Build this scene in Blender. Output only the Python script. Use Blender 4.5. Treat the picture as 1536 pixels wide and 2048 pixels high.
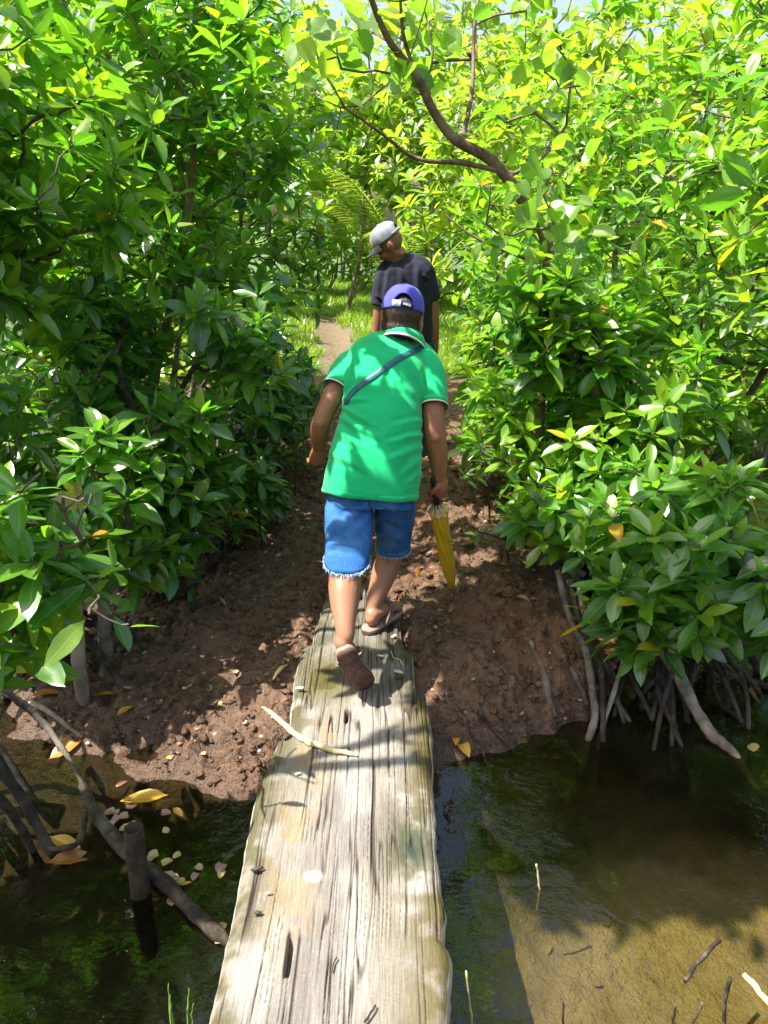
import bpy, bmesh, math, random
import numpy as np
from mathutils import Vector, Matrix

# ------------------------------------------------------------------ camera, sky, sun, exposure
scene = bpy.context.scene
for o in list(bpy.data.objects):
    bpy.data.objects.remove(o)
COL = scene.collection
R = math.radians
F, CX, CY = 1540.0, 768.0, 1024.0           # focal length and centre in photo pixels
PITCH, CAMH = R(20.5), 1.58
CAM = np.array([0.0, 0.0, CAMH])
cp, sp = math.cos(PITCH), math.sin(PITCH)
FWD = np.array([0.0, cp, -sp]); UPV = np.array([0.0, sp, cp])

cam_d = bpy.data.cameras.new('camera')
cam = bpy.data.objects.new('camera', cam_d)
COL.objects.link(cam)
cam.location = CAM
cam.rotation_euler = (R(90) - PITCH, 0, 0)
cam_d.sensor_fit = 'VERTICAL'
cam_d.sensor_height = 36.0
cam_d.lens = 36.0 * F / 2048.0
cam_d.clip_start = 0.05
cam_d.clip_end = 2000
scene.camera = cam

SUN_EL, SUN_AZ = R(61), R(-14)                # azimuth: from the left, a touch behind
SUN = np.array([-math.cos(SUN_EL) * math.cos(SUN_AZ), math.cos(SUN_EL) * math.sin(SUN_AZ), math.sin(SUN_EL)])
world = bpy.data.worlds.new('World')
scene.world = world
world.use_nodes = True
wn = world.node_tree.nodes; wl = world.node_tree.links
wn.clear()
w_out = wn.new('ShaderNodeOutputWorld'); w_bg = wn.new('ShaderNodeBackground'); w_sky = wn.new('ShaderNodeTexSky')
w_sky.sky_type = 'NISHITA'
w_sky.sun_disc = False
w_sky.sun_elevation = SUN_EL
w_sky.sun_rotation = R(256)
w_sky.air_density = 1.5; w_sky.dust_density = 4.0; w_sky.ozone_density = 0.7
w_bg.inputs['Strength'].default_value = 0.10
wl.new(w_sky.outputs[0], w_bg.inputs[0]); wl.new(w_bg.outputs[0], w_out.inputs[0])

sun_d = bpy.data.lights.new('sun', 'SUN')
sun_d.energy = 5.0
sun_d.angle = R(0.5)
sun_d.color = (1.0, 0.95, 0.86)
sun_o = bpy.data.objects.new('sun', sun_d)
COL.objects.link(sun_o)
sun_o.rotation_euler = Vector(-SUN).to_track_quat('-Z', 'Y').to_euler()
sun_o.location = (-6, 0, 12)

vs = scene.view_settings
vs.view_transform = 'Standard'; vs.look = 'None'; vs.exposure = 1.45; vs.gamma = 1.0
try: vs.use_curve_mapping = False
except Exception: pass
cy = scene.cycles
cy.max_bounces = 5; cy.diffuse_bounces = 2; cy.glossy_bounces = 2; cy.transmission_bounces = 4; cy.transparent_max_bounces = 10
cy.use_denoising = True
cy.sample_clamp_indirect = 6.0
cy.caustics_reflective = False; cy.caustics_refractive = False

# ------------------------------------------------------------------ helpers
rng = np.random.default_rng(11)
random.seed(5)

def ray(px, py):
    u = (px - CX) / F; v = (CY - py) / F
    return np.array([u, cp + v * sp, -sp + v * cp])
def P(px, py, Y):
    d = ray(px, py); return CAM + d * (Y / d[1])
def G(px, py, z=0.0):
    d = ray(px, py); return CAM + d * ((z - CAMH) / d[2])
def mpx(pt, n=1.0):
    return n * float(np.dot(np.asarray(pt) - CAM, FWD)) / F
def project(p):
    p = np.atleast_2d(p) - CAM
    dep = p @ FWD
    dd = np.maximum(dep, 1e-3)
    return CX + F * p[:, 0] / dd, CY - F * (p @ UPV) / dd, dep
def unit(v):
    v = np.asarray(v, float); return v / (np.linalg.norm(v) + 1e-12)
def sstep(a, b, x):
    t = np.clip((np.asarray(x, float) - a) / (b - a), 0, 1); return t * t * (3 - 2 * t)

def _h(ix, iy, s):
    with np.errstate(over='ignore'):
        n = (ix.astype(np.int64).astype(np.uint64) * np.uint64(0x9E3779B97F4A7C15)) ^ (iy.astype(np.int64).astype(np.uint64) * np.uint64(0xC2B2AE3D27D4EB4F)) ^ np.uint64((s + 1) * 7046029254386353131 & 0xffffffffffffffff)
        n ^= n >> np.uint64(30); n *= np.uint64(0xBF58476D1CE4E5B9); n ^= n >> np.uint64(27); n *= np.uint64(0x94D049BB133111EB); n ^= n >> np.uint64(31)
    return (n >> np.uint64(40)).astype(float) / float(1 << 24)
def vnoise(x, y, s=0):
    x = np.asarray(x, float); y = np.asarray(y, float)
    ix = np.floor(x); iy = np.floor(y); fx = x - ix; fy = y - iy
    fx = fx * fx * fx * (fx * (fx * 6 - 15) + 10); fy = fy * fy * fy * (fy * (fy * 6 - 15) + 10)
    a = _h(ix, iy, s); b = _h(ix + 1, iy, s); c = _h(ix, iy + 1, s); d = _h(ix + 1, iy + 1, s)
    return (a + (b - a) * fx) * (1 - fy) + (c + (d - c) * fx) * fy
def fbm(x, y, oct=4, s=0):
    t = 0; a = .5; n = 0
    for k in range(oct):
        t = t + a * vnoise(x * 2 ** k, y * 2 ** k, s + k * 17); n += a; a *= .5
    return t / n - .5

def link(o):
    COL.objects.link(o); return o
def tag(o, label=None, cat=None, group=None, kind=None):
    if label: o['label'] = label
    if cat: o['category'] = cat
    if group: o['group'] = group
    if kind: o['kind'] = kind
    return o
def empty(name, loc, label=None, cat=None, group=None):
    o = bpy.data.objects.new(name, None); o.location = [float(c) for c in loc]; o.empty_display_size = .1
    link(o); return tag(o, label, cat, group)
def put(name, me, mat=None, parent=None):
    """mesh data in world coordinates -> object; under a parent Empty it is shifted to the parent's base"""
    o = bpy.data.objects.new(name, me)
    if mat is not None:
        if not me.materials: me.materials.append(mat)
    link(o)
    if parent is not None:
        o.parent = parent
        o.matrix_parent_inverse = Matrix.Translation(-world_loc(parent))
    return o
def world_loc(o):
    v = Vector((0, 0, 0))
    m = o.matrix_parent_inverse.to_translation() if o.parent else Vector((0, 0, 0))
    v = o.location + m
    return v + world_loc(o.parent) if o.parent else v
def fast_mesh(name, V, Q, attrs=None, smooth=True, vec=None):
    V = np.ascontiguousarray(V, dtype=np.float32); Q = np.ascontiguousarray(Q, dtype=np.int32)
    me = bpy.data.meshes.new(name)
    k = Q.shape[1]
    me.vertices.add(len(V)); me.vertices.foreach_set('co', V.ravel())
    me.loops.add(Q.size); me.loops.foreach_set('vertex_index', Q.ravel())
    me.polygons.add(len(Q)); me.polygons.foreach_set('loop_start', np.arange(0, Q.size, k, dtype=np.int32))
    me.polygons.foreach_set('use_smooth', np.full(len(Q), smooth))
    for n, a in (attrs or {}).items():
        at = me.attributes.new(n, 'FLOAT', 'POINT'); at.data.foreach_set('value', np.ascontiguousarray(a, dtype=np.float32))
    for n, a in (vec or {}).items():
        at = me.attributes.new(n, 'FLOAT_VECTOR', 'POINT'); at.data.foreach_set('vector', np.ascontiguousarray(a, dtype=np.float32).ravel())
    me.update(calc_edges=True)
    me.validate()
    return me

class Acc:
    """collects closed shapes"""
    def __init__(s): s.v = []; s.f = []; s.n = 0
    def add(s, V, faces):
        V = np.asarray(V, float)
        s.v.append(V); s.f += [tuple(int(i) + s.n for i in f) for f in faces]; s.n += len(V)
    def loft(s, rings, caps=True, closed=True):
        m = len(rings[0]); k = len(rings); V = np.concatenate(rings); F_ = []
        for i in range(k - 1):
            for j in range(m if closed else m - 1):
                a = i * m + j; b = i * m + (j + 1) % m
                F_.append((a, b, b + m, a + m))
        if caps:
            F_.append(tuple(range(m - 1, -1, -1))); F_.append(tuple((k - 1) * m + j for j in range(m)))
        s.add(V, F_)
    def tube(s, pts, rad, sides=10, caps=True, up=None, flat=None, smooth=0, round_ends=False):
        pts = np.asarray(pts, float); rad = np.broadcast_to(np.asarray(rad, float), (len(pts),)).copy()
        flat = np.ones(len(pts)) if flat is None else np.broadcast_to(np.asarray(flat, float), (len(pts),)).copy()
        if smooth:
            pts, ex = resample(pts, smooth, np.stack([rad, flat], 1)); rad, flat = ex[:, 0], ex[:, 1]
        if round_ends:
            d0 = unit(pts[0] - pts[1]); d1 = unit(pts[-1] - pts[-2])
            pts = np.concatenate([[pts[0] + d0 * rad[0] * .8, pts[0] + d0 * rad[0] * .5], pts, [pts[-1] + d1 * rad[-1] * .5, pts[-1] + d1 * rad[-1] * .8]])
            rad = np.concatenate([[rad[0] * .35, rad[0] * .82], rad, [rad[-1] * .82, rad[-1] * .35]])
            flat = np.concatenate([[flat[0]] * 2, flat, [flat[-1]] * 2])
        T = np.gradient(pts, axis=0); T /= np.linalg.norm(T, axis=1)[:, None] + 1e-12
        n = np.cross(T[0], [0, 0, 1.] if up is None else up)
        if np.linalg.norm(n) < 1e-3: n = np.cross(T[0], [1., 0, 0])
        n = unit(n); a = np.linspace(0, 2 * np.pi, sides, endpoint=False); rings = []
        for i in range(len(pts)):
            n = unit(n - T[i] * np.dot(n, T[i])); b = np.cross(T[i], n)
            rings.append(pts[i] + rad[i] * (np.cos(a)[:, None] * n + flat[i] * np.sin(a)[:, None] * b))
        s.loft(rings, caps)
    def ball(s, c, r, X=(1, 0, 0), Y=(0, 1, 0), Z=(0, 0, 1), nu=20, nv=12):
        c = np.asarray(c, float); r = np.broadcast_to(np.asarray(r, float), (3,))
        X, Y, Z = unit(X), unit(Y), unit(Z)
        V = [c + Z * r[2]]; 
        for i in range(1, nv):
            t = np.pi * i / nv
            for j in range(nu):
                p = 2 * np.pi * j / nu
                V.append(c + X * r[0] * math.sin(t) * math.cos(p) + Y * r[1] * math.sin(t) * math.sin(p) + Z * r[2] * math.cos(t))
        V.append(c - Z * r[2]); F_ = []
        for j in range(nu): F_.append((0, 1 + j, 1 + (j + 1) % nu))
        for i in range(nv - 2):
            for j in range(nu):
                a = 1 + i * nu + j; b = 1 + i * nu + (j + 1) % nu
                F_.append((a, a + nu, b + nu, b))
        e = len(V) - 1; k = 1 + (nv - 2) * nu
        for j in range(nu): F_.append((e, k + (j + 1) % nu, k + j))
        s.add(V, F_)
    def box(s, c, h, X=(1, 0, 0), Y=(0, 1, 0), Z=(0, 0, 1)):
        c = np.asarray(c, float); X, Y, Z = unit(X), unit(Y), unit(Z); V = []
        for sz in (-1, 1):
            for sx, sy in ((-1, -1), (1, -1), (1, 1), (-1, 1)):
                V.append(c + X * sx * h[0] + Y * sy * h[1] + Z * sz * h[2])
        s.add(V, [(3, 2, 1, 0), (4, 5, 6, 7), (0, 1, 5, 4), (1, 2, 6, 5), (2, 3, 7, 6), (3, 0, 4, 7)])
    def mesh(s, name='mesh', smooth=True):
        me = bpy.data.meshes.new(name)
        me.from_pydata(np.concatenate(s.v).tolist(), [], s.f)
        me.polygons.foreach_set('use_smooth', np.full(len(me.polygons), smooth))
        me.update(); return me
    def remesh(s, name, voxel, iters=4, factor=.5):
        me = s.mesh(name + '_src')
        o = bpy.data.objects.new('tmp', me); link(o)
        m = o.modifiers.new('r', 'REMESH'); m.mode = 'VOXEL'; m.voxel_size = voxel; m.use_smooth_shade = True
        if iters:
            q = o.modifiers.new('s', 'SMOOTH'); q.factor = factor; q.iterations = iters
        bpy.context.view_layer.update()
        dg = bpy.context.evaluated_depsgraph_get()
        out = bpy.data.meshes.new_from_object(o.evaluated_get(dg))
        out.name = name
        bpy.data.objects.remove(o); bpy.data.meshes.remove(me)
        out.materials.clear()
        out.polygons.foreach_set('use_smooth', np.full(len(out.polygons), True))
        return out
def resample(pts, k, extra=None):
    pts = np.asarray(pts, float); n = len(pts)
    A = np.concatenate([pts, extra], 1) if extra is not None else pts
    Pm = np.concatenate([[2 * A[0] - A[1]], A, [2 * A[-1] - A[-2]]]); out = []
    for i in range(n - 1):
        p0, p1, p2, p3 = Pm[i:i + 4]
        for j in range(k):
            t = j / k
            out.append(.5 * ((2 * p1) + (-p0 + p2) * t + (2 * p0 - 5 * p1 + 4 * p2 - p3) * t * t + (-p0 + 3 * p1 - 3 * p2 + p3) * t ** 3))
    out.append(A[-1]); out = np.array(out)
    return (out[:, :3], out[:, 3:]) if extra is not None else out
def get_co(me):
    a = np.empty(len(me.vertices) * 3, np.float32); me.vertices.foreach_get('co', a); return a.reshape(-1, 3).astype(float)
def get_no(me):
    a = np.empty(len(me.vertices) * 3, np.float32); me.vertices.foreach_get('normal', a); return a.reshape(-1, 3).astype(float)
def set_co(me, V):
    me.vertices.foreach_set('co', np.ascontiguousarray(V, dtype=np.float32).ravel()); me.update()

# ------------------------------------------------------------------ materials
class NT:
    def __init__(s, name):
        s.m = bpy.data.materials.new(name); s.m.use_nodes = True
        s.t = s.m.node_tree; s.t.nodes.clear(); s.out = s.t.nodes.new('ShaderNodeOutputMaterial')
    def n(s, typ, **kw):
        nd = s.t.nodes.new('ShaderNode' + typ)
        for k, v in kw.items():
            if hasattr(nd, k) and k not in ('inputs',): setattr(nd, k, v)
            else: s.set(nd, k, v)
        return nd
    def set(s, nd, k, v):
        sock = nd.inputs[k] if not isinstance(k, str) or k in nd.inputs else nd.inputs[k.replace('_', ' ')]
        if hasattr(v, 'outputs'): v = v.outputs[0]
        if hasattr(v, 'is_output'): s.t.links.new(v, sock)
        else:
            if isinstance(v, (tuple, list)) and len(v) == 3 and sock.type == 'RGBA': v = (*v, 1)
            sock.default_value = v
    def noise(s, scale, detail=4, rough=.55, vec=None, dist=0.0):
        nd = s.n('TexNoise'); nd.inputs['Scale'].default_value = scale; nd.inputs['Detail'].default_value = detail
        nd.inputs['Roughness'].default_value = rough; nd.inputs['Distortion'].default_value = dist
        if vec is not None: s.set(nd, 'Vector', vec)
        return nd.outputs['Fac']
    def ramp(s, fac, stops, mode='LINEAR'):
        nd = s.n('ValToRGB'); cr = nd.color_ramp; cr.interpolation = mode
        while len(cr.elements) < len(stops): cr.elements.new(.5)
        for e, (p, c) in zip(cr.elements, stops):
            e.position = p; e.color = (*c, 1) if not np.isscalar(c) else (c, c, c, 1)
        s.set(nd, 'Fac', fac); return nd.outputs[0]
    def mix(s, fac, a, b, blend='MIX'):
        nd = s.n('MixRGB'); nd.blend_type = blend
        s.set(nd, 'Fac', fac); s.set(nd, 'Color1', a); s.set(nd, 'Color2', b); return nd.outputs[0]
    def math(s, op, a, b=None, c=None):
        nd = s.n('Math'); nd.operation = op; s.set(nd, 0, a)
        if b is not None: s.set(nd, 1, b)
        if c is not None: s.set(nd, 2, c)
        return nd.outputs[0]
    def coord(s, which='Object', scale=None):
        tc = s.n('TexCoord').outputs[which]
        if scale is None: return tc
        mp = s.n('Mapping'); s.set(mp, 'Vector', tc); mp.inputs['Scale'].default_value = scale; return mp.outputs[0]
    def bump(s, h, strength=.3, dist=.01, normal=None):
        nd = s.n('Bump'); nd.inputs['Strength'].default_value = strength; nd.inputs['Distance'].default_value = dist
        s.set(nd, 'Height', h)
        if normal is not None: s.set(nd, 'Normal', normal)
        return nd.outputs[0]
    def pbr(s, color, rough=.6, normal=None, spec=.5, **kw):
        b = s.n('BsdfPrincipled'); s.set(b, 'Base Color', color); s.set(b, 'Roughness', rough); s.set(b, 'Specular IOR Level', spec)
        if normal is not None: s.set(b, 'Normal', normal)
        for k, v in kw.items(): s.set(b, k, v)
        return b
    def surf(s, sh):
        s.t.links.new(sh.outputs[0] if hasattr(sh, 'outputs') else sh, s.out.inputs['Surface']); return s.m

def leaf_material(name, stops, back, rough=.38, trans=.46, tcol=1.9, vein=.5):
    t = NT(name)
    at = t.n('Attribute'); at.attribute_name = 'luv'
    sx = t.n('SeparateXYZ'); t.set(sx, 'Vector', at.outputs['Vector'])
    u, v, r = sx.outputs[0], sx.outputs[1], sx.outputs[2]
    col = t.ramp(r, stops)
    au = t.math('ABSOLUTE', u)
    rib = t.math('SUBTRACT', 1, t.math('MULTIPLY', au, 9)); rib = t.n('Clamp', Value=rib).outputs[0]
    # side veins
    w = t.math('SINE', t.math('MULTIPLY', t.math('SUBTRACT', v, t.math('MULTIPLY', au, .16)), 70.0))
    blotch = t.noise(38, 3, .6, t.coord('Object'))
    col = t.mix(t.math('MULTIPLY', t.math('SUBTRACT', blotch, .35), .55), col, (.10, .20, .025))
    col = t.mix(t.math('MULTIPLY', rib, vein), col, (.36, .46, .11))
    geo = t.n('NewGeometry')
    colb = t.mix(.55, col, back)
    colf = t.mix(geo.outputs['Backfacing'], col, colb)
    nrm = t.bump(t.math('ADD', t.math('MULTIPLY', w, .05), t.math('MULTIPLY', rib, -.4)), .3, .003)
    rr = t.math('ADD', rough, t.math('MULTIPLY', geo.outputs['Backfacing'], .22))
    b = t.pbr(colf, rr, nrm, .8, **{'Coat Weight': .7, 'Coat Roughness': .30, 'Coat IOR': 1.65})
    tr = t.n('BsdfTranslucent')
    t.set(tr, 'Color', t.mix(1.0, col, (tcol * 1.02, tcol * 1.15, tcol * .45), 'MULTIPLY'))
    mx = t.n('MixShader'); mx.inputs[0].default_value = trans
    t.t.links.new(b.outputs[0], mx.inputs[1]); t.t.links.new(tr.outputs[0], mx.inputs[2])
    return t.surf(mx)

def bark_material(name, c1, c2, c3, scale=18):
    t = NT(name); co = t.coord('Object')
    n1 = t.noise(scale, 5, .65, co); n2 = t.noise(scale * .28, 3, .5, co)
    col = t.ramp(n1, [(.3, c1), (.55, c2), (.78, c3)])
    col = t.mix(t.ramp(n2, [(.5, 0), (.68, .7)]), col, c3)
    return t.surf(t.pbr(col, .85, t.bump(n1, .6, .012), .25))

def simple(name, color, rough=.7, nscale=60, amt=.2, bump=.2, spec=.4, dist=.003, **kw):
    t = NT(name); n = t.noise(nscale, 4, .6, t.coord('Object'))
    dark = tuple(c * (1 - amt) for c in color); light = tuple(min(1, c * (1 + amt)) for c in color)
    return t.surf(t.pbr(t.ramp(n, [(.3, dark), (.7, light)]), rough, t.bump(n, bump, dist), spec, **kw))

M = {}
M['leaf'] = leaf_material('mangrove_leaf', [(0, (.024, .092, .018)), (.30, (.046, .155, .018)), (.55, (.082, .230, .017)), (.74, (.145, .310, .016)),
                                            (.90, (.27, .38, .016)), (.955, (.42, .40, .02)), (1.0, (.60, .26, .015))], (.13, .20, .08))
M['leaf_round'] = leaf_material('hibiscus_leaf', [(0, (.10, .22, .04)), (.4, (.17, .31, .04)), (.8, (.26, .38, .04)), (1, (.42, .44, .04))], (.26, .34, .15), .45, .58, 1.6, .35)
M['leaf_far'] = leaf_material('far_leaf', [(0, (.08, .18, .025)), (.4, (.17, .30, .03)), (.8, (.29, .40, .03)), (1, (.46, .46, .05))], (.25, .32, .1), .40, .5, 1.6, .2)
M['dead'] = leaf_material('fallen_leaf', [(0, (.80, .42, .02)), (.35, (.70, .28, .02)), (.7, (.42, .14, .02)), (1, (.22, .07, .03))], (.5, .25, .05), .4, .25, 1.0, .4)
M['bark'] = bark_material('mangrove_bark', (.035, .026, .02), (.12, .095, .075), (.28, .25, .21))
M['bark_pale'] = bark_material('pale_bark', (.10, .075, .055), (.24, .19, .145), (.42, .38, .33))
M['root'] = bark_material('prop_root_bark', (.012, .009, .007), (.042, .032, .024), (.12, .10, .08), 26)
M['log'] = bark_material('sunken_log_bark', (.014, .011, .008), (.045, .035, .025), (.15, .13, .10), 30)
M['bark_brown'] = bark_material('brown_bark', (.06, .04, .026), (.17, .115, .078), (.30, .24, .18))

# ------------------------------------------------------------------ ground, water
WATER = -0.23
LAND = np.array([(.22, 2.26), (.5, 2.40), (.80, 2.50), (.98, 2.75), (1.03, 3.2), (1.1, 4.0), (1.25, 5.5), (1.6, 7), (3, 8.2), (8, 9), (120, 10), (120, 400), (-120, 400), (-120, 10),
                 (-8, 9), (-3, 8.2), (-1.9, 7), (-1.6, 5.5), (-1.5, 4), (-1.5, 3.2), (-1.52, 2.75), (-1.40, 2.42), (-.82, 2.16), (-.45, 2.10), (0, 2.18)])
NEAR = np.array([(-120, -.75), (120, -.75), (120, -300), (-120, -300)])
def poly_sd(x, y, poly):
    d = np.full(x.shape, 1e9); inside = np.zeros(x.shape, bool); n = len(poly)
    for i in range(n):
        ax, ay = poly[i]; bx, by = poly[(i + 1) % n]
        ex, ey = bx - ax, by - ay; L = ex * ex + ey * ey
        t = np.clip(((x - ax) * ex + (y - ay) * ey) / L, 0, 1)
        d = np.minimum(d, np.hypot(x - ax - t * ex, y - ay - t * ey))
        c = ((ay > y) != (by > y)) & (x < (bx - ax) * (y - ay) / ((by - ay) + 1e-12) + ax)
        inside ^= c
    return np.where(inside, d, -d)
# plank edges traced on the plane z = 0: (photo x, photo y)
PL = [(395, 2120), (415, 2048), (440, 1950), (455, 1880), (470, 1820), (485, 1730), (500, 1650), (508, 1600), (520, 1560), (545, 1500), (556, 1478), (574, 1462), (582, 1420), (585, 1380), (595, 1330), (603, 1292), (624, 1286), (633, 1250), (645, 1210), (655, 1180), (660, 1165)]
PR = [(892, 2120), (890, 2048), (897, 1960), (901, 1905), (884, 1872), (893, 1820), (880, 1760), (871, 1700), (866, 1600), (862, 1500), (858, 1430), (849, 1378), (829, 1368), (824, 1300), (812, 1297), (806, 1285), (800, 1250), (793, 1215), (780, 1180), (770, 1165)]
pl = np.array([G(*p) for p in PL]); pr = np.array([G(*p) for p in PR])
def plank_x(Y):
    return np.interp(Y, pl[:, 1], pl[:, 0], left=None), np.interp(Y, pr[:, 1], pr[:, 0])
PLANK_END = float(min(pl[-1, 1], pr[-1, 1]))

def ground_z(x, y, detail=True):
    x = np.asarray(x, float); y = np.asarray(y, float)
    wob = .16 * fbm(x * 2.2, y * 2.2, 3, 5) + .14 * fbm(x * 7, y * 7, 4, 9)
    sd = poly_sd(x, y, LAND) + wob * sstep(0, .6, np.hypot(x, y - 2.2)) 
    sn = poly_sd(x, y, NEAR) + wob
    w = np.where(x < -.2, .95, .95 + (.30 - .95) * sstep(-.2, .40, x))
    rise = .02 * np.maximum(y - 3.2, 0) + .014 * np.maximum(y - 7, 0)
    rise = np.minimum(rise, .75)
    top = .235 + rise
    t = np.clip(sd / w, 0, 1)
    land = WATER + top * (1 - (1 - t) ** 1.7)
    # far sides of the dike stay low so the trees stand in mud
    pathc = np.interp(y, [0, 3, 5.4, 7, 9, 11.5, 14], [0, 0, .1, -.05, -.45, -.8, -.8])
    rut = -.05 * np.exp(-((x - pathc) / .22) ** 2) * sstep(3.0, 3.6, y)
    side = -.12 * sstep(.65, 1.2, np.abs(x - pathc)) * sstep(2.6, 3.4, y) * (1 - sstep(6.5, 8.5, y))
    bed = WATER - .30 * (1 - np.exp(np.minimum(sd, 0) / .45)) - .06
    z = np.where(sd > 0, land + rut + side * t, np.maximum(bed, WATER - .36))
    z = np.where((sd <= 0) & (sd > -.12), WATER + (bed - WATER) * (-sd / .12), z)
    zn = np.where(sn > 0, WATER + .2 * np.minimum(sn / .5, 1), -9)
    z = np.where((sn > 0) & (sd <= 0), np.maximum(z, zn), z)
    if detail:
        a = sstep(-.05, .15, sd) * (1 - .85 * sstep(5.5, 8.5, y))
        smooth_bank = sstep(.2, .6, fbm(x * 1.6, y * 1.6, 2, 31) + .5)
        n1 = fbm(x * 4.2, y * 4.2, 4, 3)
        n2 = np.abs(fbm(x * 13, y * 13, 3, 21)) 
        n3 = fbm(x * 42, y * 42, 2, 33)
        n4 = np.abs(fbm(x * 24, y * 24, 3, 45)) * 2
        z = z + a * (.10 * n1 - .085 * n2 + .034 * n3 * (.4 + .6 * smooth_bank) - .030 * n4) + (1 - a) * .03 * n1 + .018 * a
        # rills down the steep right face
        face = sstep(.25, .5, x) * (1 - sstep(.30, .55, sd)) * a
        z = z + face * (.16 * fbm(x * 7.5, y * 2.6, 3, 77) - .06 * np.abs(fbm(x * 15, y * 9, 3, 79)))
        # footprints and lumps pressed in the left bank
        z = z - .045 * np.exp(-(((x + .86) / .10) ** 2 + ((y - 2.35) / .08) ** 2)) * a
    # keep clear below the plank, and let mud lap over its far end
    xl, xr = plank_x(y)
    under = sstep(-.07, .0, x - xl) * (1 - sstep(.0, .07, x - xr)) * (1 - sstep(PLANK_END - .12, PLANK_END + .02, y)) * sstep(-1.2, -1, y)
    z = np.where(under > 0, np.minimum(z, z * (1 - under) + under * np.minimum(z, -.065)), z)
    near_end = np.exp(-(((x - .02) / .45) ** 2 + ((y - PLANK_END) / .35) ** 2))
    z = z + near_end * .03 * sstep(PLANK_END - .1, PLANK_END + .1, y)
    return z
def gz(x, y): return float(ground_z(np.array([x]), np.array([y]))[0])

def grow(start, end, step, g=1.16):
    out = []; p = start; s = step; sign = 1 if end > start else -1
    while (end - p) * sign > 0:
        s *= g; p += s * sign; out.append(p)
    return out
xs = np.array(sorted(grow(-1.75, -400, .02) + list(np.arange(-1.75, 1.5, .0125)) + grow(1.5, 400, .02)))
ys = np.array(sorted(grow(1.0, -300, .03) + list(np.arange(1.0, 2.0, .03)) + list(np.arange(2.0, 4.4, .0125)) + list(np.arange(4.4, 9, .035)) + grow(9, 400, .06)))
X, Y = np.meshgrid(xs, ys)
Z = ground_z(X.ravel(), Y.ravel())
nx, ny = len(xs), len(ys)
idx = np.arange(nx * ny).reshape(ny, nx)
Q = np.stack([idx[:-1, :-1], idx[:-1, 1:], idx[1:, 1:], idx[1:, :-1]], -1).reshape(-1, 4)
t = NT('mud'); co = t.coord('Object')
n1 = t.noise(3.2, 5, .6, co); n2 = t.noise(26, 5, .65, co); n3 = t.noise(120, 3, .6, co)
col = t.ramp(n2, [(.32, (.026, .012, .006)), (.48, (.092, .045, .021)), (.62, (.185, .098, .052)), (.78, (.34, .21, .13))])
col = t.mix(t.ramp(n1, [(.42, 0), (.62, .75)]), col, t.ramp(n3, [(.3, (.095, .050, .026)), (.7, (.23, .135, .078))]))
col = t.mix(t.ramp(t.noise(1.9, 3, .5, co), [(.52, 0), (.66, .5)]), col, (.15, .060, .026))
sep = t.n('SeparateXYZ'); t.set(sep, 'Vector', co)
wet = t.n('MapRange'); wet.inputs['From Min'].default_value = -.22; wet.inputs['From Max'].default_value = -.06; wet.inputs['To Min'].default_value = 1; wet.inputs['To Max'].default_value = 0
t.set(wet, 'Value', t.math('ADD', sep.outputs[2], t.math('MULTIPLY', t.math('SUBTRACT', n2, .5), .12)))
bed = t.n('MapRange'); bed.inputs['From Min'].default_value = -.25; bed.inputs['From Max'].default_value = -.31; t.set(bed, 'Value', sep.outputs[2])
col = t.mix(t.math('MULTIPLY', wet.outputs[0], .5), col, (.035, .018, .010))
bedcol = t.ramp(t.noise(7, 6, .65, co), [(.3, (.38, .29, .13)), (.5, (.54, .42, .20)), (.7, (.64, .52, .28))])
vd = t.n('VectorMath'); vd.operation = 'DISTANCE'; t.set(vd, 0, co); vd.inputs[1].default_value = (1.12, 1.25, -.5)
sunlit_bed = t.ramp(t.math('ADD', vd.outputs['Value'], t.math('MULTIPLY', t.math('SUBTRACT', t.noise(3, 4, .6, co), .5), .5)), [(.70, 1), (1.0, 0)])  # bed painted pale where sun falls, dark elsewhere in place of shade
bedcol = t.mix(sunlit_bed, t.ramp(t.noise(9, 5, .65, co), [(.3, (.045, .034, .018)), (.7, (.13, .098, .052))]), bedcol)
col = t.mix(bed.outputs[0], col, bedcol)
far = t.n('MapRange'); far.inputs['From Min'].default_value = 7.5; far.inputs['From Max'].default_value = 9; t.set(far, 'Value', sep.outputs[1])
trail = t.ramp(t.math('ABSOLUTE', t.math('ADD', sep.outputs[0], .45)), [(.0, 1), (.55, .9), (1.0, 0)])
col = t.mix(far.outputs[0], col, (.05, .085, .02))
col = t.mix(t.math('MULTIPLY', t.math('MULTIPLY', far.outputs[0], trail), .9), col, t.ramp(n2, [(.3, (.095, .062, .038)), (.7, (.25, .175, .115))]))
far2 = t.n('MapRange'); far2.inputs['From Min'].default_value = 12; far2.inputs['From Max'].default_value = 14; t.set(far2, 'Value', sep.outputs[1])
col = t.mix(far2.outputs[0], col, (.07, .12, .025))
rough = t.math('SUBTRACT', .78, t.math('MULTIPLY', t.math('ADD', t.math('MULTIPLY', wet.outputs[0], .6), t.ramp(n1, [(.45, .25), (.6, 0)])), .62))
nrm = t.bump(n3, .7, .008, t.bump(n2, .9, .03))
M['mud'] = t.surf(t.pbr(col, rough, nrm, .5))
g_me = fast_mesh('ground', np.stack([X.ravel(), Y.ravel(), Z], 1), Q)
tag(put('ground', g_me, M['mud']), kind='structure')

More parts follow.
